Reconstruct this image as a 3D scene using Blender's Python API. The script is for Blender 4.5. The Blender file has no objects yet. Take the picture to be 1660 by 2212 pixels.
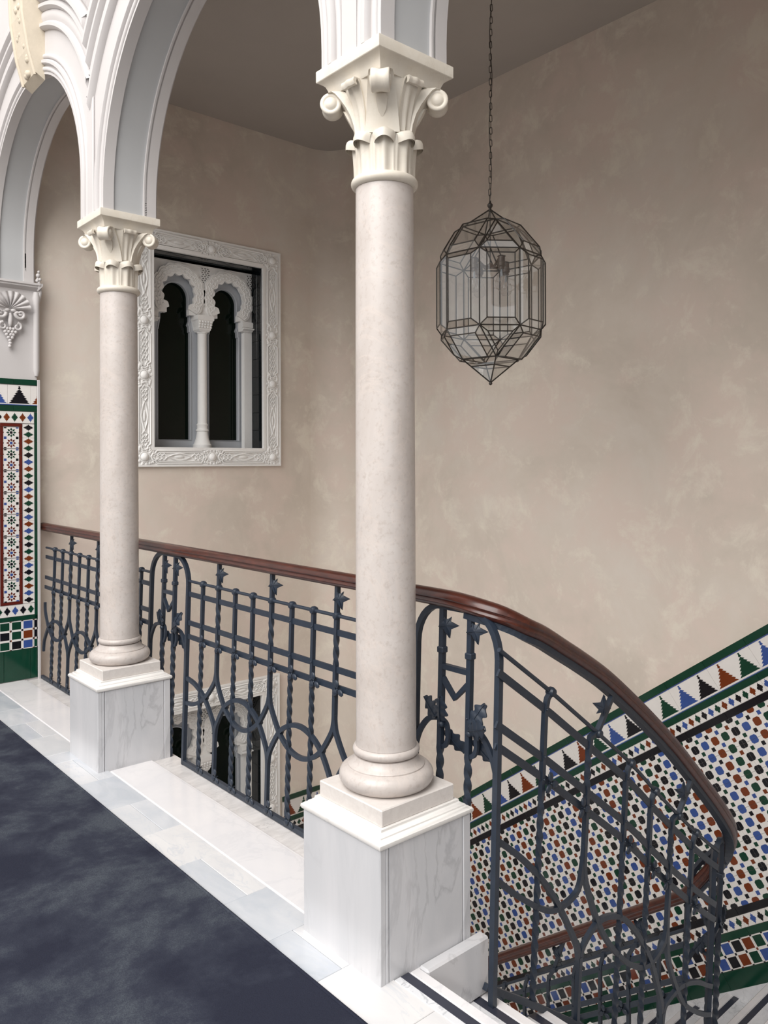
import bpy, bmesh, math, random
from math import sin, cos, pi, radians, sqrt, atan2, hypot
from mathutils import Vector, Matrix
from mathutils.geometry import tessellate_polygon

SC = bpy.context.scene
COL = SC.collection
rnd = random.Random(7)
V3 = Vector

# ------------------------------------------------------------------ camera
CAM = V3((0.0, 0.0, 1.45))
cd = bpy.data.cameras.new('camera')
cam = bpy.data.objects.new('camera', cd)
COL.objects.link(cam)
cd.sensor_fit = 'HORIZONTAL'
cd.sensor_width = 36.0
cd.lens = 1720.03 / 1660 * 36.0
cd.shift_y = -(1106 - 997.52) / 1660
cd.clip_start = 0.05
YAW, ROLL = radians(41.0988), radians(0.170)
_f = V3((sin(YAW), cos(YAW), 0)); _r = V3((cos(YAW), -sin(YAW), 0)); _d = V3((0, 0, -1))
_r3 = _r * cos(ROLL) + _d * sin(ROLL); _d3 = -_r * sin(ROLL) + _d * cos(ROLL)
cam.matrix_world = Matrix(((_r3.x, -_d3.x, -_f.x, CAM.x), (_r3.y, -_d3.y, -_f.y, CAM.y), (_r3.z, -_d3.z, -_f.z, CAM.z), (0, 0, 0, 1)))
SC.camera = cam

# ------------------------------------------------------------------ light
world = bpy.data.worlds.new('sky')
SC.world = world
world.use_nodes = True
bgn = world.node_tree.nodes['Background']
bgn.inputs[0].default_value = (0.97, 0.985, 1.0, 1)
bgn.inputs[1].default_value = 0.90
SC.view_settings.view_transform = 'Standard'
SC.view_settings.look = 'None'
SC.view_settings.exposure = 0.04
SC.view_settings.gamma = 1.0
SC.view_settings.use_curve_mapping = False
SC.cycles.transparent_max_bounces = 32
SC.cycles.max_bounces = 8
SC.cycles.diffuse_bounces = 5
# daylight of the courtyard's glass roof, high up beyond the gallery
ld = bpy.data.lights.new('courtyard_skylight', 'AREA')
ld.shape = 'RECTANGLE'; ld.size = 7.0; ld.size_y = 9.0; ld.energy = 1210.0; ld.color = (1.0, 0.975, 0.945)
lo = bpy.data.objects.new('courtyard_skylight', ld); COL.objects.link(lo)
lo.location = (-4.0, 0.6, 7.5)
lo.rotation_euler = (V3((2.4, 3.0, 0.6)) - lo.location).to_track_quat('-Z', 'Y').to_euler()

# ------------------------------------------------------------------ helpers
def lin(c):
    return tuple(((x / 255) / 12.92 if x / 255 <= .04045 else ((x / 255 + .055) / 1.055) ** 2.4) for x in c)

class MB:
    def __init__(s): s.v = []; s.f = []; s.m = []
    def add(s, vs, fs, mi=0):
        b = len(s.v); s.v += [V3(p) for p in vs]
        for f in fs: s.f.append([i + b for i in f]); s.m.append(mi)
        return s
    def box(s, x0, x1, y0, y1, z0, z1, mi=0):
        vs = [(x, y, z) for z in (z0, z1) for y in (y0, y1) for x in (x0, x1)]
        return s.add(vs, [(0, 2, 3, 1), (4, 5, 7, 6), (0, 1, 5, 4), (2, 6, 7, 3), (0, 4, 6, 2), (1, 3, 7, 5)], mi)
    def bbox(s, x0, x1, y0, y1, z0, z1, b=.003, mi=0):
        """box with chamfered edges"""
        cx, cy, cz = (x0 + x1) / 2, (y0 + y1) / 2, (z0 + z1) / 2
        hx, hy, hz = (x1 - x0) / 2, (y1 - y0) / 2, (z1 - z0) / 2
        b = min(b, hx * .9, hy * .9, hz * .9)
        P = []
        idx = {}
        for sx in (-1, 1):
            for sy in (-1, 1):
                for sz in (-1, 1):
                    for a in range(3):
                        h = [hx - b, hy - b, hz - b]; h[a] += b
                        idx[(sx, sy, sz, a)] = len(P)
                        P.append((cx + sx * h[0], cy + sy * h[1], cz + sz * h[2]))
        F = []
        for a in range(3):
            o = [i for i in range(3) if i != a]
            for sg in (-1, 1):
                q = []
                for (p, r) in ((-1, -1), (1, -1), (1, 1), (-1, 1)):
                    k = [0, 0, 0]; k[a] = sg; k[o[0]] = p; k[o[1]] = r
                    q.append(idx[(k[0], k[1], k[2], a)])
                if (sg > 0) == (a == 1): q.reverse()
                F.append(q)
        for a in range(3):
            o = [i for i in range(3) if i != a]
            for p in (-1, 1):
                for r in (-1, 1):
                    ks = []
                    for sg in (-1, 1):
                        k = [0, 0, 0]; k[a] = sg; k[o[0]] = p; k[o[1]] = r; ks.append(tuple(k))
                    q = [idx[ks[0] + (o[0],)], idx[ks[1] + (o[0],)], idx[ks[1] + (o[1],)], idx[ks[0] + (o[1],)]]
                    F.append(q)
        for sx in (-1, 1):
            for sy in (-1, 1):
                for sz in (-1, 1): F.append([idx[(sx, sy, sz, a)] for a in range(3)])
        return s.add(P, F, mi)
    def prism(s, poly, o, u, v, n, d0, d1, mi=0, mi_side=None):
        """polygon (any simple outline, ccw in u,v) extruded from d0 to d1 along n"""
        o, u, v, n = V3(o), V3(u), V3(v), V3(n)
        k = len(poly)
        A = [o + u * p[0] + v * p[1] + n * d0 for p in poly]
        B = [o + u * p[0] + v * p[1] + n * d1 for p in poly]
        if k <= 4 or convex(poly): T = [list(range(k))]
        else: T = [list(t) for t in tessellate_polygon([[V3((p[0], p[1], 0)) for p in poly]])]
        T2 = []
        for t in T:
            a = sum(poly[t[i]][0] * poly[t[(i + 1) % len(t)]][1] - poly[t[(i + 1) % len(t)]][0] * poly[t[i]][1] for i in range(len(t)))
            T2.append(t if a > 0 else t[::-1])
        F = [[i + k for i in t] for t in T2] + [t[::-1] for t in T2]
        s.add(A + B, F, mi)
        s.add(A + B, [(i, (i + 1) % k, (i + 1) % k + k, i + k) for i in range(k)], mi if mi_side is None else mi_side)
        return s
    def lathe(s, prof, seg=32, c=(0, 0, 0), ax=None, mi=0, caps=True):
        c = V3(c)
        if ax is None: U, W, N = V3((1, 0, 0)), V3((0, 1, 0)), V3((0, 0, 1))
        else:
            N = V3(ax).normalized(); U = N.orthogonal().normalized(); W = N.cross(U)
        k = len(prof); vs = []
        for i in range(seg):
            a = 2 * pi * i / seg
            for r, z in prof: vs.append(c + (U * cos(a) + W * sin(a)) * r + N * z)
        fs = [(i * k + j, ((i + 1) % seg) * k + j, ((i + 1) % seg) * k + j + 1, i * k + j + 1) for i in range(seg) for j in range(k - 1)]
        if caps:
            if prof[0][0] > 1e-5: fs.append([i * k for i in range(seg)][::-1])
            if prof[-1][0] > 1e-5: fs.append([i * k + k - 1 for i in range(seg)])
        return s.add(vs, fs, mi)
    def tube(s, P, r, seg=6, closed=False, mi=0):
        return s.sweep(P, [(cos(2 * pi * i / seg), sin(2 * pi * i / seg)) for i in range(seg)], closed, r=r, mi=mi)
    def sweep(s, P, prof, closed=False, up=None, r=1.0, twist=None, mi=0):
        """profile (lateral, up) swept on P; up = fixed up vector or None for parallel transport"""
        P = [V3(p) for p in P]; n = len(P); k = len(prof)
        T = []
        for i in range(n):
            if closed: t = P[(i + 1) % n] - P[i - 1]
            else: t = P[min(i + 1, n - 1)] - P[max(i - 1, 0)]
            if t.length < 1e-9: t = V3((0, 0, 1))
            T.append(t.normalized())
        vs = []
        N = None
        for i in range(n):
            t = T[i]
            if up is not None:
                uu = V3(up[i]) if isinstance(up, list) else V3(up)
                L = t.cross(uu).normalized(); U = L.cross(t)
            else:
                if N is None: N = t.orthogonal().normalized()
                N = (N - t * N.dot(t))
                N = N.normalized() if N.length > 1e-9 else t.orthogonal().normalized()
                L, U = N, t.cross(N)
            a = twist[i] if twist else 0.0
            rr = r[i] if isinstance(r, (list, tuple)) else r
            ca, sa = cos(a), sin(a)
            for (x, y) in prof: vs.append(P[i] + L * (x * ca - y * sa) * rr + U * (x * sa + y * ca) * rr)
        fs = []
        for i in range(n if closed else n - 1):
            j = (i + 1) % n
            for q in range(k): fs.append((i * k + q, i * k + (q + 1) % k, j * k + (q + 1) % k, j * k + q))
        if not closed: fs += [list(range(k))[::-1], [(n - 1) * k + q for q in range(k)]]
        return s.add(vs, fs, mi)
    def grid(s, G, mi=0, closed_u=False):
        a, b = len(G), len(G[0])
        vs = [p for row in G for p in row]
        fs = [(i * b + j, ((i + 1) % a) * b + j, ((i + 1) % a) * b + j + 1, i * b + j + 1) for i in range(a if closed_u else a - 1) for j in range(b - 1)]
        return s.add(vs, fs, mi)
    def sqloft(s, prof, c=(0, 0, 0), mi=0):
        vs = []
        for h, z in prof: vs += [(c[0] + x * h, c[1] + y * h, c[2] + z) for x, y in ((-1, -1), (1, -1), (1, 1), (-1, 1))]
        n = len(prof)
        fs = [(i * 4 + q, i * 4 + (q + 1) % 4, i * 4 + 4 + (q + 1) % 4, i * 4 + 4 + q) for i in range(n - 1) for q in range(4)]
        fs += [(3, 2, 1, 0), tuple((n - 1) * 4 + q for q in range(4))]
        return s.add(vs, fs, mi)
    def blob(s, c, r, seg=8, rings=5, ax=None, mi=0):
        """ellipsoid; r = (rx, ry, rz) in frame ax (3 vectors) """
        c = V3(c); A = [V3(q) for q in (ax or ((1, 0, 0), (0, 1, 0), (0, 0, 1)))]
        if not isinstance(r, (tuple, list)): r = (r, r, r)
        vs = [c - A[2] * r[2]]
        for i in range(1, rings):
            t = -pi / 2 + pi * i / rings
            for j in range(seg):
                a = 2 * pi * j / seg
                vs.append(c + A[0] * r[0] * cos(t) * cos(a) + A[1] * r[1] * cos(t) * sin(a) + A[2] * r[2] * sin(t))
        vs.append(c + A[2] * r[2])
        fs = [(0, 1 + (j + 1) % seg, 1 + j) for j in range(seg)]
        for i in range(rings - 2):
            for j in range(seg):
                fs.append((1 + i * seg + j, 1 + i * seg + (j + 1) % seg, 1 + (i + 1) * seg + (j + 1) % seg, 1 + (i + 1) * seg + j))
        e = len(vs) - 1; q = 1 + (rings - 2) * seg
        fs += [(e, q + j, q + (j + 1) % seg) for j in range(seg)]
        return s.add(vs, fs, mi)
    def mesh(s, name, mats, smooth=None, org=(0, 0, 0)):
        me = bpy.data.meshes.new(name)
        o = V3(org)
        me.from_pydata([tuple(p - o) for p in s.v], [], s.f)
        for m in (mats if isinstance(mats, (list, tuple)) else [mats]): me.materials.append(m)
        if len(me.materials) > 1: me.polygons.foreach_set('material_index', s.m)
        if smooth is not None:
            me.polygons.foreach_set('use_smooth', [True] * len(me.polygons))
            me.set_sharp_from_angle(angle=radians(smooth))
        me.update()
        return me
    def build(s, name, mats, parent=None, smooth=None):
        return obj(name, s.mesh(name, mats, smooth, wpos(parent)), parent)

def convex(poly):
    k = len(poly); sg = 0
    for i in range(k):
        a, b, c = poly[i], poly[(i + 1) % k], poly[(i + 2) % k]
        z = (b[0] - a[0]) * (c[1] - b[1]) - (b[1] - a[1]) * (c[0] - b[0])
        if abs(z) < 1e-12: continue
        if sg and (z > 0) != (sg > 0): return False
        sg = 1 if z > 0 else -1
    return True

def wpos(o):
    p = V3((0, 0, 0))
    while o is not None: p = p + o.location; o = o.parent
    return p

def obj(name, me, parent=None, loc=None, rot=None):
    o = bpy.data.objects.new(name, me); COL.objects.link(o)
    if rot is not None: o.rotation_euler = Matrix(rot).to_euler() if not hasattr(rot, 'to_euler') else rot.to_euler()
    if loc is not None: o.location = V3(loc) - wpos(parent)
    o.parent = parent
    return o

def tag(o, label=None, cat=None, group=None, kind=None):
    for k, v in (('label', label), ('category', cat), ('group', group), ('kind', kind)):
        if v: o[k] = v
    return o

def thing(name, label, cat, loc, group=None, kind=None):
    o = bpy.data.objects.new(name, None); COL.objects.link(o); o.location = loc
    return tag(o, label, cat, group, kind)

def copy_tree(o, parent=None, loc=None):
    c = o.copy(); COL.objects.link(c); c.parent = parent
    if loc is not None: c.location = loc
    for ch in list(o.children): copy_tree(ch, c)
    return c

# ------------------------------------------------------------------ materials
class NT:
    def __init__(s, name):
        s.m = bpy.data.materials.new(name); s.m.use_nodes = True
        s.t = s.m.node_tree; s.b = s.t.nodes['Principled BSDF']
        s.out = s.t.nodes['Material Output']
        s.tc = None
    def n(s, ty, **kw):
        nd = s.t.nodes.new(ty)
        for k, v in kw.items():
            if k.startswith('i_'): nd.inputs[k[2:].replace('_', ' ')].default_value = v
            else: setattr(nd, k, v)
        return nd
    def l(s, a, b): s.t.links.new(a, b)
    def coord(s, kind='Object', scale=(1, 1, 1), rand=0):
        tc = s.n('ShaderNodeTexCoord'); mp = s.n('ShaderNodeMapping')
        mp.inputs['Scale'].default_value = scale
        if rand:
            oi = s.n('ShaderNodeObjectInfo'); cb = s.n('ShaderNodeMath', operation='MULTIPLY'); cb.inputs[1].default_value = rand
            s.l(oi.outputs['Random'], cb.inputs[0]); s.l(cb.outputs[0], mp.inputs['Location'])
        s.l(tc.outputs[kind], mp.inputs['Vector'])
        return mp.outputs[0]
    def noise(s, vec, scale, detail=4, rough=.5, dist=0):
        nd = s.n('ShaderNodeTexNoise'); nd.inputs['Scale'].default_value = scale; nd.inputs['Detail'].default_value = detail
        nd.inputs['Roughness'].default_value = rough; nd.inputs['Distortion'].default_value = dist
        s.l(vec, nd.inputs['Vector']); return nd.outputs['Fac']
    def ramp(s, fac, stops, interp='LINEAR'):
        nd = s.n('ShaderNodeValToRGB'); cr = nd.color_ramp; cr.interpolation = interp
        while len(cr.elements) < len(stops): cr.elements.new(.5)
        for e, (p, c) in zip(cr.elements, stops): e.position = p; e.color = (*c, 1)
        s.l(fac, nd.inputs[0]); return nd.outputs[0]
    def mix(s, a, b, fac, mode='MIX'):
        nd = s.n('ShaderNodeMix', data_type='RGBA', blend_type=mode)
        for sock, val in ((nd.inputs[6], a), (nd.inputs[7], b), (nd.inputs[0], fac)):
            if isinstance(val, (int, float)): sock.default_value = val
            elif isinstance(val, tuple): sock.default_value = (*val, 1)
            else: s.l(val, sock)
        return nd.outputs[2]
    def col(s, c):
        if isinstance(c, tuple): s.b.inputs['Base Color'].default_value = (*c, 1)
        else: s.l(c, s.b.inputs['Base Color'])
    def bump(s, h, strength=.2, dist=.01):
        nd = s.n('ShaderNodeBump'); nd.inputs['Strength'].default_value = strength; nd.inputs['Distance'].default_value = dist
        s.l(h, nd.inputs['Height']); s.l(nd.outputs[0], s.b.inputs['Normal'])
    def p(s, rough=.5, spec=.5, metal=0, coat=0):
        s.b.inputs['Roughness'].default_value = rough; s.b.inputs['Specular IOR Level'].default_value = spec
        s.b.inputs['Metallic'].default_value = metal; s.b.inputs['Coat Weight'].default_value = coat
        s.b.inputs['Coat Roughness'].default_value = .1
        return s.m

def mat_plain(name, c, rough=.5, spec=.5, var=.0, vs=12, bump=0, bscale=60, rand=0, coat=0):
    t = NT(name); L = lin(c)
    if var:
        f = t.noise(t.coord(rand=rand), vs, 5, .6)
        t.col(t.ramp(f, [(.3, tuple(x * (1 - var) for x in L)), (.7, tuple(min(1, x * (1 + var)) for x in L))]))
    else: t.col(L)
    if bump: t.bump(t.noise(t.coord(), bscale, 3), bump, .004)
    return t.p(rough, spec, 0, coat)

def mat_marble(name, c1, c2, vein, vs=3.0, rough=.25, rand=0, vein_w=.5, stretch=(1, 1, 1)):
    t = NT(name); co = t.coord(scale=stretch, rand=rand)
    a = t.noise(co, vs, 6, .6, 1.2); base = t.ramp(a, [(.3, lin(c2)), (.65, lin(c1))])
    b = t.noise(co, vs * 1.7, 6, .6, .9)
    v = t.ramp(b, [(.47, (0, 0, 0)), (.497, (1, 1, 1)), (.503, (1, 1, 1)), (.53, (0, 0, 0))])
    m = t.n('ShaderNodeMath', operation='MULTIPLY'); t.l(v, m.inputs[0]); m.inputs[1].default_value = vein_w
    mm = t.n('ShaderNodeMath', operation='MULTIPLY'); t.l(m.outputs[0], mm.inputs[0])
    g = t.noise(co, vs * .6, 3, .5); g2 = t.ramp(g, [(.4, (0, 0, 0)), (.7, (1, 1, 1))]); t.l(g2, mm.inputs[1])
    t.col(t.mix(base, lin(vein), mm.outputs[0]))
    return t.p(rough, .5)

M = {}
def wallmat():
    t = NT('limewash_plaster'); co = t.coord()
    a = t.noise(co, .9, 6, .66, .4); b = t.noise(co, 2.2, 6, .62, .2); c = t.noise(co, 4.5, 8, .70, .35)
    base = t.ramp(a, [(.3, lin((203, 192, 180))), (.5, lin((217, 206, 194))), (.7, lin((225, 216, 206)))])
    pk = t.mix(base, lin((222, 206, 195)), t.ramp(b, [(.46, (0, 0, 0)), (.64, (.85, .85, .85))]))
    lt = t.mix(pk, lin((231, 223, 209)), t.ramp(c, [(.52, (0, 0, 0)), (.66, (.8, .8, .8))]))
    t.col(lt); t.bump(c, .10, .004)
    return t.p(.85, .25)
M['wall'] = wallmat()
M['ceil'] = mat_plain('ceiling_paint', (176, 169, 162), .9, .2, .03, 2)
M['white'] = mat_plain('white_plaster_paint', (198, 194, 193), .55, .35, .015, 6, .05, 40)
M['grey'] = mat_plain('grey_plaster_paint', (180, 181, 182), .7, .3, .015, 5)
M['cream'] = mat_marble('cream_carved_marble', (216, 209, 197), (208, 199, 185), (186, 176, 161), 9, .42, 0, .3)
M['keycream'] = mat_plain('cream_plaster', (200, 189, 171), .7, .3, .04, 20, .2, 80)
def shaftmat():
    t = NT('speckled_marble'); co = t.coord()
    a = t.noise(co, 5, 6, .6, .8); s1 = t.noise(co, 65, 4, .65); 
    base = t.ramp(a, [(.3, lin((186, 177, 171))), (.55, lin((195, 187, 182))), (.75, lin((203, 196, 191)))])
    sp = t.mix(base, lin((178, 167, 160)), t.ramp(s1, [(.52, (0, 0, 0)), (.70, (.75, .75, .75))]))
    b = t.noise(co, 2.6, 5, .6, 2.4)
    t.col(t.mix(sp, lin((206, 194, 186)), t.ramp(b, [(.47, (0, 0, 0)), (.5, (.35, .35, .35)), (.53, (0, 0, 0))])))
    return t.p(.33, .5)
M['shaft'] = shaftmat()
M['pedestal'] = mat_marble('grey_veined_marble', (210, 209, 211), (193, 194, 197), (118, 118, 122), 1.6, .22, 0, .30, (1.8, 1.8, .55))
M['capstone'] = mat_marble('white_veined_marble', (233, 230, 226), (222, 218, 214), (150, 145, 142), 5, .25, 0, .6)
M['plinthstone'] = mat_marble('honed_limestone', (216, 210, 205), (206, 199, 194), (186, 178, 174), 30, .6, 0, .3)
M['slab'] = mat_marble('white_marble', (226, 223, 223), (217, 215, 217), (196, 196, 200), 2.2, .18, 3, .4)
M['strip'] = mat_marble('grey_marble', (220, 216, 214), (198, 194, 192), (160, 156, 154), 8, .3, 3, .6, (1, 2.5, 1))
for i, (c1, c2) in enumerate((((212, 211, 212), (198, 200, 203)), ((199, 201, 205), (178, 183, 190)), ((220, 218, 217), (209, 208, 209)), ((206, 207, 210), (188, 192, 198)))):
    M['ft%d' % i] = mat_marble('floor_marble_%d' % i, c1, c2, (188, 193, 202), 3.5, .16, 9, .55, (2.2, .8, 1))
M['tread'] = mat_marble('tread_marble', (226, 226, 228), (208, 209, 212), (150, 152, 158), 6, .25, 0, .6)
M['blackstrip'] = mat_plain('black_stone', (52, 54, 66), .35, .5, .08, 30)
def carpetmat():
    t = NT('slate_carpet'); co = t.coord()
    a = t.noise(co, 2.0, 8, .68, .15); f = t.noise(co, 260, 3, .7)
    base = t.ramp(a, [(.41, lin((40, 42, 54))), (.5, lin((54, 57, 68))), (.60, lin((78, 83, 90)))])
    d = t.mix(base, lin((44, 47, 60)), t.ramp(f, [(.42, (.55, .55, .55)), (.6, (0, 0, 0))]))
    t.col(d); t.bump(f, .5, .004); return t.p(.97, .1)
M['carpet'] = carpetmat()
def woodmat():
    t = NT('mahogany'); co = t.coord(scale=(9, 3, 9))
    a = t.noise(co, 6, 6, .6, .5)
    t.col(t.ramp(a, [(.3, lin((52, 23, 17))), (.5, lin((68, 31, 22))), (.7, lin((85, 40, 28)))]))
    return t.p(.32, .5, 0, .2)
M['wood'] = woodmat()
M['wood2'] = M['wood']
M['iron'] = mat_plain('slate_blue_iron_paint', (39, 48, 61), .42, .5, .12, 26, .12, 90)
M['lead'] = mat_plain('dark_leading', (44, 38, 32), .4, .6)
M['brass'] = mat_plain('aged_brass', (88, 66, 46), .35, .7)
GL = {'tw': (226, 222, 218), 'tg': (12, 58, 42), 'tk': (15, 16, 24), 'tb': (54, 80, 144), 'tr': (112, 50, 20), 'tm': (92, 30, 22), 'tj': (226, 222, 216), 'td': (10, 16, 20)}
for k, c in GL.items(): M[k] = mat_plain('glaze_' + {'tw': 'white', 'tg': 'green', 'tk': 'black', 'tb': 'blue', 'tr': 'rust', 'tm': 'oxblood', 'tj': 'grout', 'td': 'inky'}[k], c, .12 if k != 'tj' else .8, .5, .10 if k not in ('tw', 'tj') else .02, 18, 0, 60, 5)
def glassmat(name, tint, refl, rough=.02):
    t = NT(name); t.t.nodes.remove(t.b)
    tr = t.n('ShaderNodeBsdfTransparent'); tr.inputs[0].default_value = (*tint, 1)
    gl = t.n('ShaderNodeBsdfGlossy'); gl.inputs['Roughness'].default_value = rough
    fr = t.n('ShaderNodeLayerWeight'); fr.inputs[0].default_value = .5
    pw = t.n('ShaderNodeMath', operation='POWER'); pw.inputs[1].default_value = 4.0; t.l(fr.outputs['Facing'], pw.inputs[0])
    mu = t.n('ShaderNodeMath', operation='MULTIPLY_ADD'); mu.inputs[1].default_value = .8; mu.inputs[2].default_value = refl
    t.l(pw.outputs[0], mu.inputs[0]); mx = t.n('ShaderNodeMixShader')
    t.l(mu.outputs[0], mx.inputs[0]); t.l(tr.outputs[0], mx.inputs[1]); t.l(gl.outputs[0], mx.inputs[2]); t.l(mx.outputs[0], t.out.inputs['Surface'])
    return t.m
M['glass'] = glassmat('lantern_glass', (.91, .92, .915), .17)
M['bulbglass'] = glassmat('bulb_glass', (.97, .97, .97), .03)
M['winglass'] = mat_plain('dark_window_glass', (6, 18, 10), .10, .22, .2, 6)
M['casement'] = mat_plain('pale_grey_joinery', (186, 190, 196), .5, .4)
M['relief'] = mat_plain('white_stucco', (243, 242, 240), .65, .3, .02, 20, .15, 120)
M['sol'] = mat_plain('blocker_paving', (150, 146, 140), .9, .2, .1, 2)
M['facade'] = mat_plain('blocker_facade', (215, 205, 195), .9, .2, .05, 1)

# ------------------------------------------------------------------ room shell
XW, YW, ZC = 4.36, 5.68, 4.2
X0, X1 = 1.485, 1.745            # arcade wall
XA = 1.615                       # column axis
YN, YF = 1.845, 3.862            # near, far column
RC = .26                         # rounded wall corner

def structure(o): o['kind'] = 'structure'; return o

# right wall with the rounded corner to the window wall
m = MB()
pts = [(XW, -.3), (XW, YW - RC)] + [(XW - RC + RC * cos(a), YW - RC + RC * sin(a)) for a in [pi / 2 * i / 10 for i in range(1, 11)]]
vs = []
for x, y in pts: vs += [(x, y, -4.8), (x, y, ZC)]
m.add(vs, [(2 * i, 2 * i + 1, 2 * i + 3, 2 * i + 2) for i in range(len(pts) - 1)])
m.add([(XW, -.3, -4.8), (XW + .25, -.3, -4.8), (XW + .25, YW + .25, -4.8), (XW + .25, -.3, ZC), (XW + .25, YW + .25, ZC), (XW, -.3, ZC), (XW - RC, YW + .25, -4.8), (XW - RC, YW + .25, ZC)],
      [(1, 2, 4, 3), (0, 1, 3, 5), (2, 6, 7, 4)])
wall_right = structure(m.build('wall_right', M['wall'], None, 40))
tag(wall_right, 'tall beige limewashed stairwell wall rising above the slanting tile wainscot', 'wall')

# window wall: cells around two openings
WU0, WU1, WZ0, WZ1 = 2.640, 3.603, 1.566, 3.066
LOW = -3.552
m = MB()
xs = [1.60, WU0, WU1, XW - RC]
zs = [-4.8, WZ0 + LOW, WZ1 + LOW, WZ0, WZ1, ZC]
for i in range(3):
    for j in range(5):
        if i == 1 and j in (1, 3): continue
        m.box(xs[i], xs[i + 1], YW, YW + .25, zs[j], zs[j + 1])
wall_back = structure(m.build('wall_back', M['wall']))
tag(wall_back, 'beige limewashed wall holding the twin arched windows', 'wall')

m = MB().box(1.60, XW + .25, -.5, YW + .25, ZC, ZC + .2)
tag(structure(m.build('ceiling', M['ceil'])), 'dim beige plaster ceiling over the stairwell', 'ceiling')
m = MB().box(X1, XW + .25, -.5, -.3, -4.8, ZC)
tag(structure(m.build('wall_front', M['wall'])), 'beige side wall closing the stairwell beside the upper flight', 'wall')
m = MB().box(X0 + .05, X1, 1.70, 5.9, -.75, -.25)
for a, b in ((1.70, 1.98), (3.70, 4.0), (5.6, 5.9)): m.box(X0 + .05, X1, a, b, -4.8, -.75)
tag(structure(m.build('wall_under_gallery', M['wall'])), 'open beige arcade wall below the gallery edge in the stairwell', 'wall')
m = MB().box(1.6, XW, -.3, YW, -4.9, -4.8)
tag(structure(m.build('floor_lower', M['slab'])), 'pale marble floor at the foot of the stairwell', 'floor')
m = MB().box(-14, -1.2, -9, 14, -4.9, -4.8)  # out-of-view slab added to stop world light coming up from below
tag(structure(m.build('floor_light_blocker', M['sol'])), 'added unseen courtyard paving that blocks sky light from below the gallery', 'floor')
m = MB().box(-9.5, -9.2, -9, 14, -4.8, 3.6)  # out-of-view wall added so the sky only shines in from above
tag(structure(m.build('wall_light_blocker', M['facade'])), 'added unseen facade across the courtyard that blocks low sky light', 'wall')
m = MB().box(-1.2, X0, 5.66, 5.9, -.25, 5.4)
tag(structure(m.build('wall_end', M['white'])), 'white end wall of the gallery', 'wall')

# arcade wall above the columns
ZB = 2.658
HW = .128
BAYS = [(.837 - 1.009, YN, .84, 2.725, YN - HW - .837), (YN, YF, (YN + YF) / 2, 2.725, (YF - YN) / 2 - HW), (YF, 5.66, 4.797, 2.85, .803)]
def bay_poly(y0, y1, cy, cz, r):
    P = [(y0, 5.0), (y0, ZB), (cy - r, ZB)]
    P += [(cy - r * cos(a), cz + r * sin(a)) for a in [pi * i / 40 for i in range(41)]]
    P += [(cy + r, ZB), (y1, ZB), (y1, 5.0)]
    return P
m = MB()
for b in BAYS:
    m.prism(bay_poly(*b), (0, 0, 0), (0, 1, 0), (0, 0, 1), (1, 0, 0), X0, X1)
arcade = structure(m.build('wall_arcade', M['white'], None, 30))
tag(arcade, 'white plaster arcade wall with round arches above the marble columns', 'wall')
def arcpath(x, cy, cz, r, z0, n=40, y0=None, y1=None):
    P = [V3((x, cy - r, z0))] if z0 < cz else []
    P += [V3((x, cy - r * cos(a), cz + r * sin(a))) for a in [pi * i / n for i in range(n + 1)]]
    if z0 < cz: P.append(V3((x, cy + r, z0)))
    if y0 is not None: P = [p for p in P if y0 <= p.y <= y1]
    return P
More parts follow.
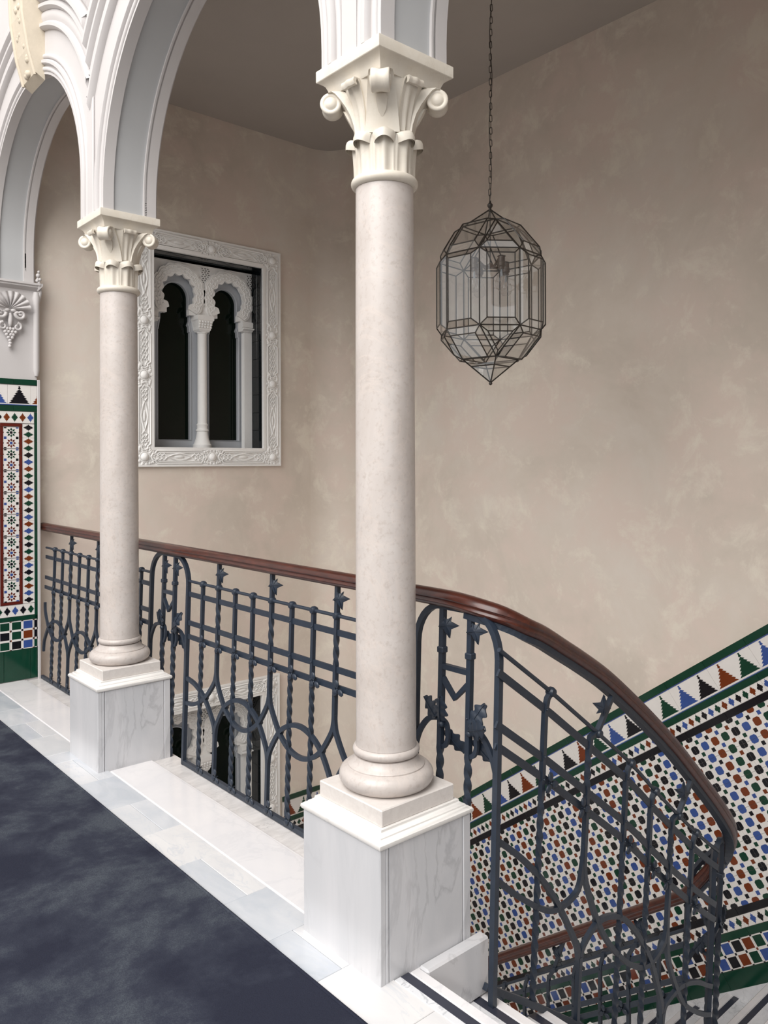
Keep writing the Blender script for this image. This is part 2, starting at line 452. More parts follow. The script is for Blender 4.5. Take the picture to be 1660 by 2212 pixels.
for bi, (y0, y1, cy, cz, r) in enumerate(BAYS):
    # grey panel on the soffit between two white edge bands
    G = []
    for p in arcpath(0, cy, cz, r, ZB):
        G.append([V3((x, p.y, p.z)) for x in (X0 + .05, X1 - .058)])
    nrm = lambda q: (V3((0, cy, max(q.z if q.z < cz else cz, 0))) - V3((0, q.y, q.z))).normalized() * .004
    mm = MB(); mm.grid([[p + nrm(p) for p in row] for row in G])
    mm.build('soffit_panel', M['grey'], arcade, 40)
    for x, wd, sg in ((X0 + .022, .026, 1), (X1 - .026, .028, 1), (X1 - .054, .008, 1)):
        mm = MB(); mm.sweep(arcpath(x, cy, cz, r - .004, ZB), [(-.010, -wd), (.010, -wd), (.010, wd), (-.010, wd)], up=(1, 0, 0)); mm.build('soffit_band', M['white'], arcade, 30)
    # archivolt on the gallery face: bead, fillet, roll and the outer hood mould
    lo_, hi_ = y0 + .004, y1 - .004
    for rr, d, w in ((r + .012, .012, .012), (r + .048, .020, .014), (r + .078, .012, .012)):
        mm = MB(); mm.sweep(arcpath(X0, cy, cz, rr, ZB, 40, lo_, hi_), [(-w, -d), (w, -d), (w, d * .5), (w * .5, d), (-w * .5, d), (-w, d * .5)], up=(-1, 0, 0)); mm.build('archivolt_moulding', M['white'], arcade, 50)
    for rr, d, w in ((r + .235, .030, .02), (r + .285, .018, .03), (r + .335, .036, .022), (r + .385, .05, .028), (r + .455, .028, .03)):
        for (a_, b_) in ((lo_, hi_),):
            Q = arcpath(X0, cy, cz, rr, cz, 150)
            ok = [i for i, p in enumerate(Q) if a_ <= p.y <= b_]
            P = Q[max(ok[0] - 1, 0):ok[-1] + 2]
            if len(P) > 3:
                mm = MB(); mm.sweep(P, [(-w, -.01), (w, -.01), (w, d * .5), (w * .4, d), (-w * .4, d), (-w, d * .5)], up=(-1, 0, 0))
                N = len(P)      # mitre both ends on the pier axis
                for e, f, lim in ((0, 1, a_), (N - 1, N - 2, b_)):
                    if (e == 0 and ok[0] == 0) or (e > 0 and ok[-1] == len(Q) - 1): continue
                    for q in range(6):
                        p, r_ = mm.v[e * 6 + q], mm.v[f * 6 + q]
                        if abs(p.y - r_.y) > 1e-7: mm.v[e * 6 + q] = r_ + (p - r_) * ((lim - r_.y) / (p.y - r_.y))
                mm.build('hood_moulding', M['white'], arcade, 50)
    for rr, d, w in ((r + .014, .012, .014), (r + .05, .016, .014)):
        mm = MB(); mm.sweep(arcpath(X1, cy, cz, rr, ZB, 40, lo_, hi_), [(-w, -.01), (w, -.01), (w, d), (-w, d)], up=(1, 0, 0)); mm.build('archivolt_moulding', M['white'], arcade, 50)
# vertical fillets on the gallery face of the piers
for yy in (YN, YF):
    mm = MB().bbox(X0 - .012, X0, yy - .034, yy + .034, ZB, ZB + .58, .004); mm.build('pier_panel', M['white'], arcade)

# carved keystone console over the far arch
ks = thing('keystone_console', 'cream carved keystone bracket on the far white arch', 'bracket', (X0, 4.66, 3.66))
m = MB(); m.prism([(0, 0), (-.05, .03), (-.085, .16), (-.115, .35), (-.125, .56), (0, .56)][::-1], (X0, 4.545, 3.565), (1, 0, 0), (0, 0, 1), (0, 1, 0), 0, .22)
m.build('bracket_body', M['keycream'], ks)
m = MB()
for k in range(7):
    z = 3.63 + k * .068; x = X0 - .048 - .011 * k
    for q in range(3): m.blob((x - .006, 4.655 + rnd.uniform(-.045, .045), z + rnd.uniform(-.02, .02)), (.020, .026, .020), 7, 4)
m.build('carved_foliage', M['keycream'], ks, 60)
for yy in (4.556, 4.754):
    MB().tube([(X0 - .05, yy, 3.585), (X0 - .087, yy, 3.72), (X0 - .117, yy, 3.91), (X0 - .127, yy, 4.12)], .009, 6).build('edge_bead', M['keycream'], ks, 60)

# ------------------------------------------------------------------ glazed tiles
TK = ['tw', 'tg', 'tk', 'tb', 'tr', 'tm', 'tj', 'td']
TMATS = [M[k] for k in TK]
TI = {k: i for i, k in enumerate(TK)}
def clip(poly, w, h):
    def cut(P, ax, lim, sg):
        out = []
        for i in range(len(P)):
            a, b = P[i], P[(i + 1) % len(P)]
            ia, ib = (a[ax] - lim) * sg >= 0, (b[ax] - lim) * sg >= 0
            if ia: out.append(a)
            if ia != ib:
                t = (lim - a[ax]) / (b[ax] - a[ax]); out.append((a[0] + (b[0] - a[0]) * t, a[1] + (b[1] - a[1]) * t))
        return out
    g = .0006
    for ax, lim, sg in ((0, g, 1), (0, w - g, -1), (1, g, 1), (1, h - g, -1)):
        poly = cut(poly, ax, lim, sg)
        if len(poly) < 3: return None
    return poly
def tilemesh(name, w, h, cells, base='tw', t=.007, gap=.0012):
    """one glazed tile: body plus the raised coloured fields of its cuerda seca pattern"""
    m = MB(); m.bbox(gap / 2, w - gap / 2, gap / 2, h - gap / 2, 0, t, .0012, TI[base])
    for poly, c in cells:
        q = clip(poly, w, h)
        if q: m.prism(q, (0, 0, 0), (1, 0, 0), (0, 1, 0), (0, 0, 1), t - .0005, t + .0007, TI[c])
    return m.mesh(name, TMATS)
def octa(cx, cy, r, k=.62):
    return [(cx + a * r, cy + b * r) for a, b in ((-k, -1), (k, -1), (1, -k), (1, k), (k, 1), (-k, 1), (-1, k), (-1, -k))]
def sq(cx, cy, a, b=None):
    b = a if b is None else b
    return [(cx - a, cy - b), (cx + a, cy - b), (cx + a, cy + b), (cx - a, cy + b)]
def almena(cx, y0, hw, h, n=7):
    L = []
    dw, dh = hw / n, h / n
    for i in range(n):
        w = hw - dw * i
        L += [(w, y0 + dh * (i + .12)), (w - dw * 2.05 if i < n - 1 else w * .35, y0 + dh * (i + .95))]
    L += [(dw * .9, y0 + h * 1.02), (0, y0 + h * 1.05)]
    R = [(cx + x, y) for x, y in L]
    return R + [(cx - x, y) for x, y in L[::-1][1:]]
def rombo(cx, cy, a, b):
    q = [(a, .0), (a * .72, b * .16), (a * .72, b * .34), (a * .40, b * .34), (a * .40, b * .62), (a * .16, b * .66), (0, b)]
    R = [(x, y) for x, y in q]
    P = R + [(-x, y) for x, y in R[::-1][1:]] + [(-x, -y) for x, y in R[1:]] + [(x, -y) for x, y in R[::-1][1:-1]]
    return [(cx + x, cy + y) for x, y in P]
UW = .29
G4 = UW / 4
def mosaic_mesh():
    cells = []
    colc = ['tk', 'tb', 'tr', 'tg', 'tk']; sqc = ['tg', 'tk', 'tb', 'tr']
    hv = .1432 / 2
    for i in range(5):
        for j in range(3): cells.append((octa(i * G4, j * hv, .0222, .6), colc[i]))
    for i in range(4):
        for j in range(2): cells.append((sq((i + .5) * G4, (j + .5) * hv, .0108), sqc[i]))
    return tilemesh('mosaic_tile', UW, .1432, cells)
T_MOS = mosaic_mesh()
T_TRI = [tilemesh('almena_tile', UW, .141, [(almena(UW * .25, .009, .068, .117), a), (almena(UW * .75, .009, .068, .117), b)]) for a, b in (('tb', 'tk'), ('tr', 'tg'))]
T_DIA = [tilemesh('diamond_tile', UW, .063, [(rombo(UW / 6 * (i + .5), .0315, .0205, .0285), c) for i, c in enumerate(q)]) for q in (('tb', 'tr', 'tg', 'tk', 'tb', 'tg'), ('tr', 'tb', 'tk', 'tg', 'tr', 'tk'))]
T_GRN = tilemesh('green_strip_tile', UW, .0415, [], 'tg', .011)
T_GRN2 = tilemesh('green_strip_tile', UW, .038, [], 'tg', .010)
T_BLK = tilemesh('black_strip_tile', UW, .038, [], 'tk', .009)
T_FOOT = tilemesh('green_foot_tile', UW, .094, [], 'tg', .009)
def checker(name, w, h, nx, ny, rows, pitch):
    cells = []
    for j in range(ny):
        for i in range(nx): cells.append((sq((i + .5) * w / nx, (j + .5) * h / ny, w / nx * .39, h / ny * .39), rows[j][i]))
    for j in range(ny + 1):
        for i in range(nx + 1): cells.append((sq(i * w / nx, j * h / ny, .0062), 'tr' if (i + 2 * j) % 4 == 2 else 'tk'))
    return tilemesh(name, w, h, cells)
T_CHK = checker('checker_tile', UW, .138, 4, 2, (('tb', 'tk', 'tr', 'tg'), ('tg', 'tb', 'tk', 'tr')), .07)
T_PEN = tilemesh('pencil_tile', UW, .006, [], 'tb', .010)

def frame(o, u, v, n):
    return Matrix(((u[0], v[0], n[0]), (u[1], v[1], n[1]), (u[2], v[2], n[2])))
def put(me, parent, O, u, v, n, uu, vv, name='tile'):
    p = V3(O) + V3(u) * uu + V3(v) * vv
    return obj(name, me, parent, p, frame(O, u, v, n))

# slanting wainscot on the right wall, following the lower flight
TH = math.atan(.725)
cu, su = cos(TH), sin(TH)
UD, VD, ND = (0, -cu, su), (0, su, cu), (-1, 0, 0)
OW = V3((XW - .004, 1.866, .574))
def wy(u, v): return OW.y - u * cu + v * su
def urange(v, y0, y1, off):
    """tile starts (multiples of the tile width) whose Y lies between y0 and y1"""
    k0 = int(math.floor(((OW.y + v * su - y1) / cu - off) / UW)); k1 = int(math.ceil(((OW.y + v * su - y0) / cu - off) / UW))
    return [(k, off + k * UW) for k in range(k0, k1)]
m = MB()
BK = [(-3.42, 0.0), (-4.25, -1.555), (0.42, -1.555), (1.50, 0.0)]
m.prism([BK[1], BK[2], BK[3], BK[0]], OW, UD, VD, ND, -.004, .001)
wains = m.build('wainscot_bed', M['tj'], wall_right)
MB().prism([(-4.6, -2.0), (.7, -2.0), (.42, -1.553), (-4.25, -1.553)], OW, UD, VD, ND, -.002, .012).build('skirting', M['tread'], wall_right)
u00 = -1.965 - (-OW.y * cu + OW.z * su)
u01 = -1.918 - (-OW.y * cu + OW.z * su)
YA, YB = .75, 4.52
rows = [(-.0415, T_GRN, 'a', u01), (-.186, T_TRI, 'b', u01), (-.2265, T_GRN2, 'a', u00), (-.2895, T_DIA, 'b', u00), (-.3275, T_BLK, 'a', u00)]
rows += [(-.3275 - .1432 * (i + 1), T_MOS, 'a', u00) for i in range(6)]
vb = -.3275 - .1432 * 6
rows += [(vb - .038, T_BLK, 'a', u00), (vb - .101, T_DIA, 'b', u00), (vb - .139, T_GRN2, 'a', u00), (vb - .277, T_CHK, 'a', u00), (vb - .371, T_FOOT, 'a', u00)]
for v, me, ty, off in rows:
    for k, uu in urange(v, YA, YB, off):
        put(me[k % 2] if ty == 'b' else me, wains, OW, UD, VD, ND, uu, v)
for v in (-.045, -.1885):
    mm = MB(); mm.prism(sq(-.95, v, 2.43, .0022), OW, UD, VD, ND, .002, .0095); mm.build('blue_listel', M['tb'], wains)

# level wainscot of the corner landing, on the window wall and its return
OB = V3((3.79, YW - .004, -1.396))
UB, VB, NB = (1, 0, 0), (0, 0, 1), (0, -1, 0)
m = MB(); m.prism([(0, -1.5), (XW - RC - 3.79 + .1, -1.5), (XW - RC - 3.79 + .1, 0), (0, 0)], OB, UB, VB, NB, -.002, .001)
wl = m.build('wainscot_bed', M['tj'], wall_back)
for v, me, ty, off in rows[:11]:
    for k in range(2):
        put(me[(k + 1) % 2] if ty == 'b' else me, wl, OB, UB, VB, NB, k * UW - .12 if False else k * UW, v)

# ------------------------------------------------------------------ respond pier with tile panel, impost and shell corbel
YP = 5.60
m = MB().box(1.42, 1.772, YP + .008, 5.70, -.06, 2.62)
pier = structure(m.build('pier_respond', M['white']))
tag(pier, 'white respond pier faced with glazed tile panel at the end of the arcade', 'pier')
m = MB().bbox(1.772, 1.792, YP - .004, 5.70, -.06, 2.01, .003); m.build('edge_strip', M['white'], pier)
OP = V3((0, YP + .008, 0))
def pt(me, u, v): return put(me, pier, OP, UB, VB, NB, u, v)
for k in range(2): pt(tilemesh('green_strip_tile', .1465, .038, [], 'tg', .011), 1.4775 + k * .147, 1.971)
tA = tilemesh('almena_tile', .1465, .131, [(almena(.073, .006, .068, .112), 'tk')]); tB = tilemesh('almena_tile', .1465, .131, [(almena(.073, .006, .068, .112), 'tb')])
pt(tB, 1.4385, 1.838); pt(tA, 1.5850, 1.838)
pt(tilemesh('almena_tile', .04, .131, [(almena(.073, .006, .068, .112), 'tr')]), 1.7315, 1.838)
for k in range(2): pt(tilemesh('green_strip_tile', .15, .040, [], 'tg', .010), 1.4715 + k * .15, 1.794)
MB().box(1.44, 1.771, YP - .004, YP + .006, 1.834, 1.838).build('blue_listel', M['tb'], pier)
gv = tilemesh('green_strip_tile', .018, .1985, [], 'tg', .010)
for k in range(7): pt(gv, 1.7535, .398 + k * .1992)
# diamond border: right column, left column, top and bottom rows
dcol = {}
def diav(seq):
    if seq not in dcol: dcol[seq] = tilemesh('diamond_tile', .077, .0462 * len(seq), [(rombo(.0385, .0462 * (i + .5), .0335, .0215), c) for i, c in enumerate(seq)])
    return dcol[seq]
seqs = [('tk', 'tb', 'tr', 'tg', 'tk', 'tb'), ('tr', 'tg', 'tk', 'tg', 'tb', 'tr'), ('tb', 'tk', 'tg', 'tr', 'tb', 'tk'), ('tg', 'tr', 'tb', 'tk', 'tg', 'tr')]
z = .508
for k in range(4):
    s_ = seqs[k]; pt(diav(s_), 1.6765, z); pt(diav(s_), 1.4595, z); z += .0462 * 6
s_ = ('tg', 'tk', 'tg', 'tr')[:2]; pt(diav(s_), 1.6765, z); pt(diav(s_), 1.4595, z)
rowt = lambda q, h: tilemesh('diamond_tile', .05 * len(q), h, [(rombo(.05 * (i + .5), h / 2, .0215, h * .40), c) for i, c in enumerate(q)])
pt(rowt(('tk', 'tr', 'tg', 'tr', 'tb'), .078), 1.503, 1.714)
pt(rowt(('tg', 'tk', 'tb', 'tk', 'tg'), .078), 1.503, .428)
for u0, u1, v0, v1 in ((1.5375, 1.6765, 1.692, 1.712), (1.5375, 1.6765, .508, .527)):
    pt(tilemesh('oxblood_strip_tile', u1 - u0, v1 - v0, [], 'tm', .010), u0, v0)
for u0 in (1.5375, 1.657):
    for k in range(6): pt(tilemesh('oxblood_strip_tile', .0185, .1935, [], 'tm', .010), u0, .528 + k * .194)
def star(cx, cy, pet, cen):
    C = [(octa(cx, cy, .0088, .45), cen)]
    for k in range(8):
        a = k * pi / 4; r0, rm, r1 = .0115, .021, .0325
        C.append(([(cx + r0 * cos(a), cy + r0 * sin(a)), (cx + rm * cos(a - .34), cy + rm * sin(a - .34)), (cx + r1 * cos(a), cy + r1 * sin(a)), (cx + rm * cos(a + .34), cy + rm * sin(a + .34))], pet))
    return C
sc = star(.0505, .035, 'tm', 'tb') + star(.0505, .105, 'tg', 'tk')
for j in range(3):
    for i, x in enumerate((.013, .088)): sc.append((sq(x, j * .07, .008), 'tb' if (i + j) % 2 else 'tk'))
for j in range(2):
    for x in (0, .101): sc.append((sq(x, .035 + j * .07, .004), 'tm' if j else 'tk'))
tst = tilemesh('star_tile', .101, .14, sc)
for k in range(8): pt(tst, 1.5555, .528 + k * .1455)
for k in range(2): pt(tilemesh('green_strip_tile', .15, .028, [], 'tg', .010), 1.4715 + k * .15, .399)
ck = checker('checker_tile', .146, .193, 2, 3, (('tk', 'tb'), ('tg', 'tr'), ('tg', 'tb')), .07)
ck2 = checker('checker_tile', .146, .193, 2, 3, (('tr', 'tg'), ('tb', 'tk'), ('tr', 'tg')), .07)
pt(ck2, 1.453, .205); pt(ck, 1.5995, .205)
pt(checker('checker_tile', .0255, .193, 1, 3, (('tg',), ('tk',), ('tk',)), .07), 1.7460, .205)
for u0, w in ((1.42, .1365), (1.557, .168), (1.7255, .046)): pt(tilemesh('green_foot_tile', w, .203, [], 'tg', .009), u0, .001)
# impost, corner bead, spray
m = MB()
m.prism([(0, 0), (.036, .022), (.036, .032), (.046, .036), (.046, .05), (0, .05)], (1.40, YP + .01, 2.608), (0, -1, 0), (0, 0, 1), (1, 0, 0), 0, .385)
m.prism([(0, 0), (0, .05), (.03, .05), (.03, .034), (.018, .02)][::-1], (1.772, YP - .03, 2.608), (1, 0, 0), (0, 0, 1), (0, -1, 0), -.1, 0)
m.build('impost', M['white'], pier)
MB().lathe([(.0, 2.03), (.012, 2.035), (.021, 2.075), (.021, 2.52), (.025, 2.56), (.018, 2.60), (0, 2.605)], 14, (1.766, YP - .004, 0)).build('corner_bead', M['white'], pier, 40)
m = MB().tube([(1.775, YP, 2.54), (1.79, YP - .005, 2.60), (1.785, YP - .006, 2.66), (1.775, YP - .004, 2.70)], [.018, .016, .012, .008], 7)
for a, b, r in ((1.778, 2.715, .016), (1.79, 2.69, .012), (1.772, 2.68, .013), (1.782, 2.74, .010)): m.blob((a, YP - .008, b), r, 7, 5)
m.build('leaf_spray', M['white'], pier, 60)
shell = thing('shell_corbel', 'white plaster scallop shell bracket with grape drop on the respond pier', 'ornament', (1.60, YP, 2.40))
m = MB(); cx, cz, yy = 1.598, 2.470, YP + .004
for k in range(9):
    a = radians(8 + 164 * k / 8); L = .105
    G = []
    for i in range(8):
        t = i / 7; row = []
        for j in range(5):
            w = (j - 2) / 2; an = a + w * radians(10.2) * (1 if t > .1 else .5)
            rr = .012 + L * t; bump = (.030 + .028 * sin(t * 2.4)) * (1 - .30 * w * w) - .012 * (1 - t) + (.006 if t > .9 else 0)
            row.append((cx + rr * cos(an) * 1.05, yy - bump, cz + rr * sin(an) * .95))
        G.append(row)
    m.grid(G)
m.build('shell', M['white'], shell, 70)
m = MB()
for sx in (-1, 1):
    P = []
    for i in range(16):
        t = i / 15; a = radians(200 - 30 + 330 * t); r = .034 * (1 - .6 * t)
        P.append((cx + sx * (.062 + r * cos(a)), yy - .03, cz - .035 + r * sin(a)))
    m.tube(P, [.013 - .006 * i / 15 for i in range(16)], 7)
    P = []
    for i in range(14):
        t = i / 13; a = radians(90 - 340 * t); r = .026 * (1 - .55 * t)
        P.append((cx + sx * (.046 + r * cos(a)), yy - .022, cz - .118 + r * sin(a)))
    m.tube(P, [.011 - .005 * i / 13 for i in range(14)], 7)
    for q in range(4): m.blob((cx + sx * (.02 + .022 * q), yy - .02, cz - .012 - .012 * q), (.02, .014, .012), 8, 5)
m.build('scroll', M['white'], shell, 70)
m = MB()
for r_ in range(7):
    n_ = max(1, 4 - abs(r_ - 1)) if r_ < 5 else 1
    for q in range(n_): m.blob((cx + (q - (n_ - 1) / 2) * .021 + rnd.uniform(-.003, .003), yy - .018, cz - .135 - r_ * .019), (.0125, .013, .0125), 8, 5)
m.blob((cx, yy - .018, cz - .075), (.016, .02, .05), 8, 6)
m.build('grape_drop', M['white'], shell, 70)

# ------------------------------------------------------------------ gallery floor
m = MB()
m.box(-1.2, 1.483, -3, 5.66, -.25, -.006); m.box(1.483, 1.70, 1.655, 5.66, -.25, -.006); m.box(1.70, 1.828, 1.655, 5.68, -.25, -.032)
floor = structure(m.build('floor', M['slab']))
tag(floor, 'marble gallery floor with border tiles and a white edging slab', 'floor')
def piece(name, x0, x1, y0, y1, z1, mat, dz=.02, b=.0015):
    g = .0007
    return MB().bbox(x0 + g, x1 - g, y0 + g, y1 - g, z1 - dz, z1, b).build(name, mat, floor)
XC, XS = 1.312, 1.484
ys = [5.60, 5.28, 4.97, 4.66, 4.36, 4.06, 3.93, 3.60, 3.26, 2.945, 2.64, 2.315, 2.05, 1.80, 1.50, 1.20, .90, .6]
tone = [1, 1, 3, 0, 0, 3, 3, 1, 3, 2, 2, 3, 0, 2, 2, 2, 0]
for i in range(len(ys) - 1):
    a, b = ys[i + 1], ys[i]
    if i in (3, 6, 8, 10, 12): piece('floor_tile', 1.18, 1.405, a, b, 0, M['ft%d' % ((tone[i] + 1) % 4)]); piece('floor_tile', 1.405, XS, a, b, 0, M['ft%d' % tone[i]])
    else: piece('floor_tile', 1.18, XS, a, b, 0, M['ft%d' % tone[i]])
for a, b in ((4.045, 5.60), (2.03, 3.676)):
    MB().bbox(XS + .0008, 1.690, a, b, -.03, .0, .007).build('edging_slab', M['slab'], floor)
for a, b in ((4.30, 5.68), (3.55, 4.30), (2.62, 3.55), (1.66, 2.62)): piece('border_strip', 1.688, 1.828, a, b, -.013, M['strip'])
carpet = MB().bbox(-1.1, 1.300, -3, 5.58, .0, .009, .004)
carpet.tube([(1.304, 5.58, .005), (1.304, 2.6, .005), (1.304, -3, .005)], .006, 6)
tag(carpet.build('carpet', M['carpet']), 'slate blue carpet runner with bound edge along the gallery floor', 'carpet')

# ------------------------------------------------------------------ marble columns
def make_column():
    root = thing('marble_column', 'marble column on a grey pedestal in the foreground beside the stair rail', 'column', (XA, YN, 0), 'arcade columns', 'thing')
    cx, cy = XA, YN
    H = .1825
    ped = MB().box(cx - H + .012, cx + H - .012, cy - H + .012, cy + H - .012, -.02, .374).build('pedestal', M['pedestal'], root)
    MB().bbox(cx - H, cx - H + .02, cy - H, cy + H, -.02, .376, .002).build('panel', M['pedestal'], ped)
    MB().bbox(cx + H - .02, cx + H, cy - H + .02, cy + H, -.02, .376, .002).build('panel', M['pedestal'], ped)
    MB().bbox(cx - H + .02, cx + H - .02, cy + H - .02, cy + H, -.02, .376, .002).build('panel', M['pedestal'], ped)
    MB().bbox(cx - H + .0345, cx + H - .0345, cy - H + .0015, cy - H + .02, -.02, .3755, .002).build('panel', M['pedestal'], ped)
    for x0, x1 in ((cx - H + .0205, cx - H + .0325), (cx + H - .0325, cx + H)):
        MB().bbox(x0, x1, cy - H, cy - H + .02, -.02, .3755, .003).build('corner_strip', M['pedestal'], ped)
    MB().sqloft([(.180, .375), (.1865, .378), (.1895, .384), (.1885, .391), (.180, .397), (.1725, .399), (.1715, .403), (.163, .406), (.158, .411), (.157, .417)], (cx, cy, 0)).build('pedestal_cap', M['capstone'], root, 35)
    MB().bbox(cx - .147, cx + .147, cy - .147, cy + .147, .416, .465, .003).build('plinth', M['plinthstone'], root)
    prof = [(0, .464), (.128, .464)]
    prof += [(.113 + .0325 * cos(a), .4955 + .0305 * sin(a)) for a in [radians(-80 + 160 * i / 12) for i in range(13)]]
    prof += [(.1185, .529), (.1165, .531), (.1080, .536), (.1020, .543), (.0985, .552), (.0975, .555), (.0895, .5565)]
    prof += [(.0870 + .0165 * cos(a), .5715 + .0150 * sin(a)) for a in [radians(-70 + 140 * i / 8) for i in range(9)]]
    prof += [(.093, .588), (0, .588)]
    MB().lathe(prof, 56, (cx, cy, 0)).build('base', M['shaft'], root, 40)
    MB().lathe([(.0945, .586), (.0925, .60), (.0922, 1.2), (.0905, 1.9), (.0890, 2.285)], 56, (cx, cy, 0)).build('shaft', M['shaft'], root, 40)
    ring = [(.0885 + .0150 * cos(a), 2.301 + .0155 * sin(a)) for a in [radians(-90 + 180 * i / 10) for i in range(11)]]
    MB().lathe([(0, 2.2855)] + ring + [(0, 2.3165)], 56, (cx, cy, 0)).build('neck_ring', M['cream'], root, 50)
    bell = MB().lathe([(.086, 2.315), (.086, 2.40), (.088, 2.45), (.094, 2.49), (.104, 2.53), (.118, 2.565), (.124, 2.588)], 48, (cx, cy, 0)).build('capital', M['cream'], root, 60)
    def surf(m, a, path, wf, flute=.0030, thick=.012, nj=9, curlw=1):
        d, t = V3((cos(a), sin(a), 0)), V3((-sin(a), cos(a), 0))
        n = len(path); G = []
        for i, (r, z) in enumerate(path):
            row = []; w = wf(i / (n - 1))
            for j in range(nj):
                s_ = -1 + 2 * j / (nj - 1)
                rr = r + flute * cos(2 * pi * s_) * (1 - .6 * i / (n - 1)) - .10 * w * s_ * s_
                row.append(V3((cx, cy, z)) + d * rr + t * (w * s_))
            back = []
            for j in range(nj - 1, -1, -1):
                s_ = -1 + 2 * j / (nj - 1)
                back.append(V3((cx, cy, z)) + d * (r - thick - .10 * w * s_ * s_) + t * (w * s_ * .98))
            G.append(row + back + [row[0]])
        m.grid(G)
        m.add(G[0][:-1], [list(range(len(G[0]) - 1))]); m.add(G[-1][:-1], [list(range(len(G[-1]) - 1))[::-1]])
    for k in range(8):
        a = radians(45 * k + 3); d, t = V3((cos(a), sin(a), 0)), V3((-sin(a), cos(a), 0)); G = []
        for i in range(22):
            q = i / 21; row = []
            if q < .62: zz = 2.315 + .098 * q / .62; rb = .0925 + .006 * (q / .62) ** 2; w = .0355; top = 0
            else:
                e = (q - .62) / .38; ang = e * radians(205)
                zz = 2.413 + .0235 * sin(min(ang, pi / 2)) - (.020 * (1 - cos(ang - pi / 2)) if ang > pi / 2 else 0)
                rb = .0985 + .021 * (1 - cos(min(ang, pi) )) / 2; w = .0355 * sqrt(max(1 - (e * .62) ** 2.4, .05)); top = e
            for j in range(15):
                s_ = -1 + 2 * j / 14
                fl = .0040 * (cos(2 * pi * s_) - .4) * (1 - top) if top < 1 else 0
                if abs(s_) > .93: fl -= .006
                row.append(V3((cx, cy, zz - (.010 * s_ * s_ if top else .0))) + d * (rb + fl - .013 * s_ * s_ - (.012 * s_ ** 4 * top)) + t * (w * s_))
            G.append(row)
        m = MB(); m.grid(G)
        m.grid([[p - d * .006 for p in r_[::-1]] for r_ in G]); m.build('acanthus_leaf', M['cream'], bell, 65)
    # corner volutes
    for k in range(4):
        a = radians(45 + 90 * k); d, t = V3((cos(a), sin(a), 0)), V3((-sin(a), cos(a), 0))
        m = MB()
        path = [(.089, 2.43), (.094, 2.465), (.104, 2.498), (.119, 2.527), (.136, 2.552), (.152, 2.572), (.164, 2.580), (.174, 2.577)]
        surf(m, a, path, lambda s_: .052 - .020 * s_, .0, .036, 7)
        m.build('volute_stem', M['cream'], bell, 60)
        C = V3((cx, cy, 2.5475)) + d * .163
        m = MB(); R_ = .0335
        m.lathe([(0, -.031), (.013, -.031), (.016, -.028), (.020, -.0255), (.024, -.0275), (R_ - .003, -.0275), (R_, -.024), (R_ * .93, -.010), (R_ * .90, 0), (R_ * .93, .010), (R_, .024), (R_ - .003, .0275), (.024, .0275), (.020, .0255), (.016, .028), (.013, .031), (0, .031)], 26, C, t)
        m.build('volute', M['cream'], bell, 50)
        m = MB(); m.prism([(0, -.050), (.012, -.028), (.018, .0), (.012, .01), (-.012, .01), (-.018, .0), (-.012, -.028)], V3((cx, cy, 2.517)) + d * .112, t, V3((0, 0, 1)) + d * .55, d, -.02, .009)
        m.build('drop_leaf', M['cream'], bell, 50)
    for k in range(4):
        a = radians(90 * k); m = MB()
        surf(m, a, [(.091, 2.44), (.097, 2.49), (.108, 2.535), (.121, 2.567), (.135, 2.582), (.146, 2.580), (.148, 2.570), (.142, 2.562)], lambda s_: .020 + .010 * sin(s_ * 2.2), .003, .01, 11)
        m.build('face_leaf', M['cream'], bell, 50)
    MB().sqloft([(.118, 2.580), (.121, 2.586), (.1235, 2.597), (.129, 2.609), (.139, 2.618), (.1485, 2.622), (.150, 2.624), (.150, 2.656), (.149, 2.658)], (cx, cy, 0)).build('abacus', M['cream'], root, 30)
    return root
colN = make_column()
colF = copy_tree(colN, None, (XA, YF, 0))
colF['label'] = 'marble column farther along the arcade, in front of the arched window'

# ------------------------------------------------------------------ stairs
st = thing('staircase', 'white marble stairs with black inlaid nosing strips', 'staircase', (1.6, 1.2, -1.2))
RISE = .1675
def step(x0, x1, y0, y1, z, nose):
    """tread slab with a black strip set in behind its nosing; nose = '+x' or '+y' edge"""
    t = MB().box(x0, x1, y0, y1, z - .30, z - .035)
    b = t.build('riser', M['tread'], st)
    if nose == '+x':
        e = x1 + .012
        MB().bbox(x0, e - .070, y0, y1, z - .035, z, .001).build('tread', M['tread'], b)
        MB().bbox(e - .070, e - .040, y0, y1, z - .035, z, .0008).build('nosing_strip', M['blackstrip'], b)
        MB().bbox(e - .040, e, y0, y1, z - .035, z, .006).build('nosing', M['slab'], b)
    else:
        e = y1 + .012
        MB().bbox(x0, x1, y0, e - .070, z - .035, z, .001).build('tread', M['tread'], b)
        MB().bbox(x0, x1, e - .070, e - .040, z - .035, z, .0008).build('nosing_strip', M['blackstrip'], b)
        MB().bbox(x0, x1, e - .040, e, z - .035, z, .006).build('nosing', M['slab'], b)
step(1.4815, 1.562, -.3, 1.660, .002, '+x')
GO = .264
for k in range(1, 7): step(1.562 + GO * (k - 1), 1.562 + GO * k, -.3, 1.628 if k > 1 else 1.655, -RISE * k, '+x')
zl = -RISE * 7
xl = 1.562 + GO * 6
step(xl, XW - .012, -.3, 1.628, zl, '+y')
for k in range(1, 12): step(3.42, XW - .012, 1.628 + .2255 * (k - 1), 1.628 + .2255 * k, zl - RISE * k, '+y')
MB().bbox(1.575, 1.836, 1.622, 1.6615, -RISE, .004, .006).build('string_block', M['pedestal'], st)
m = MB().box(3.38, XW, 4.10, YW, -3.2, zl - RISE * 12); m.build('landing', M['tread'], st)

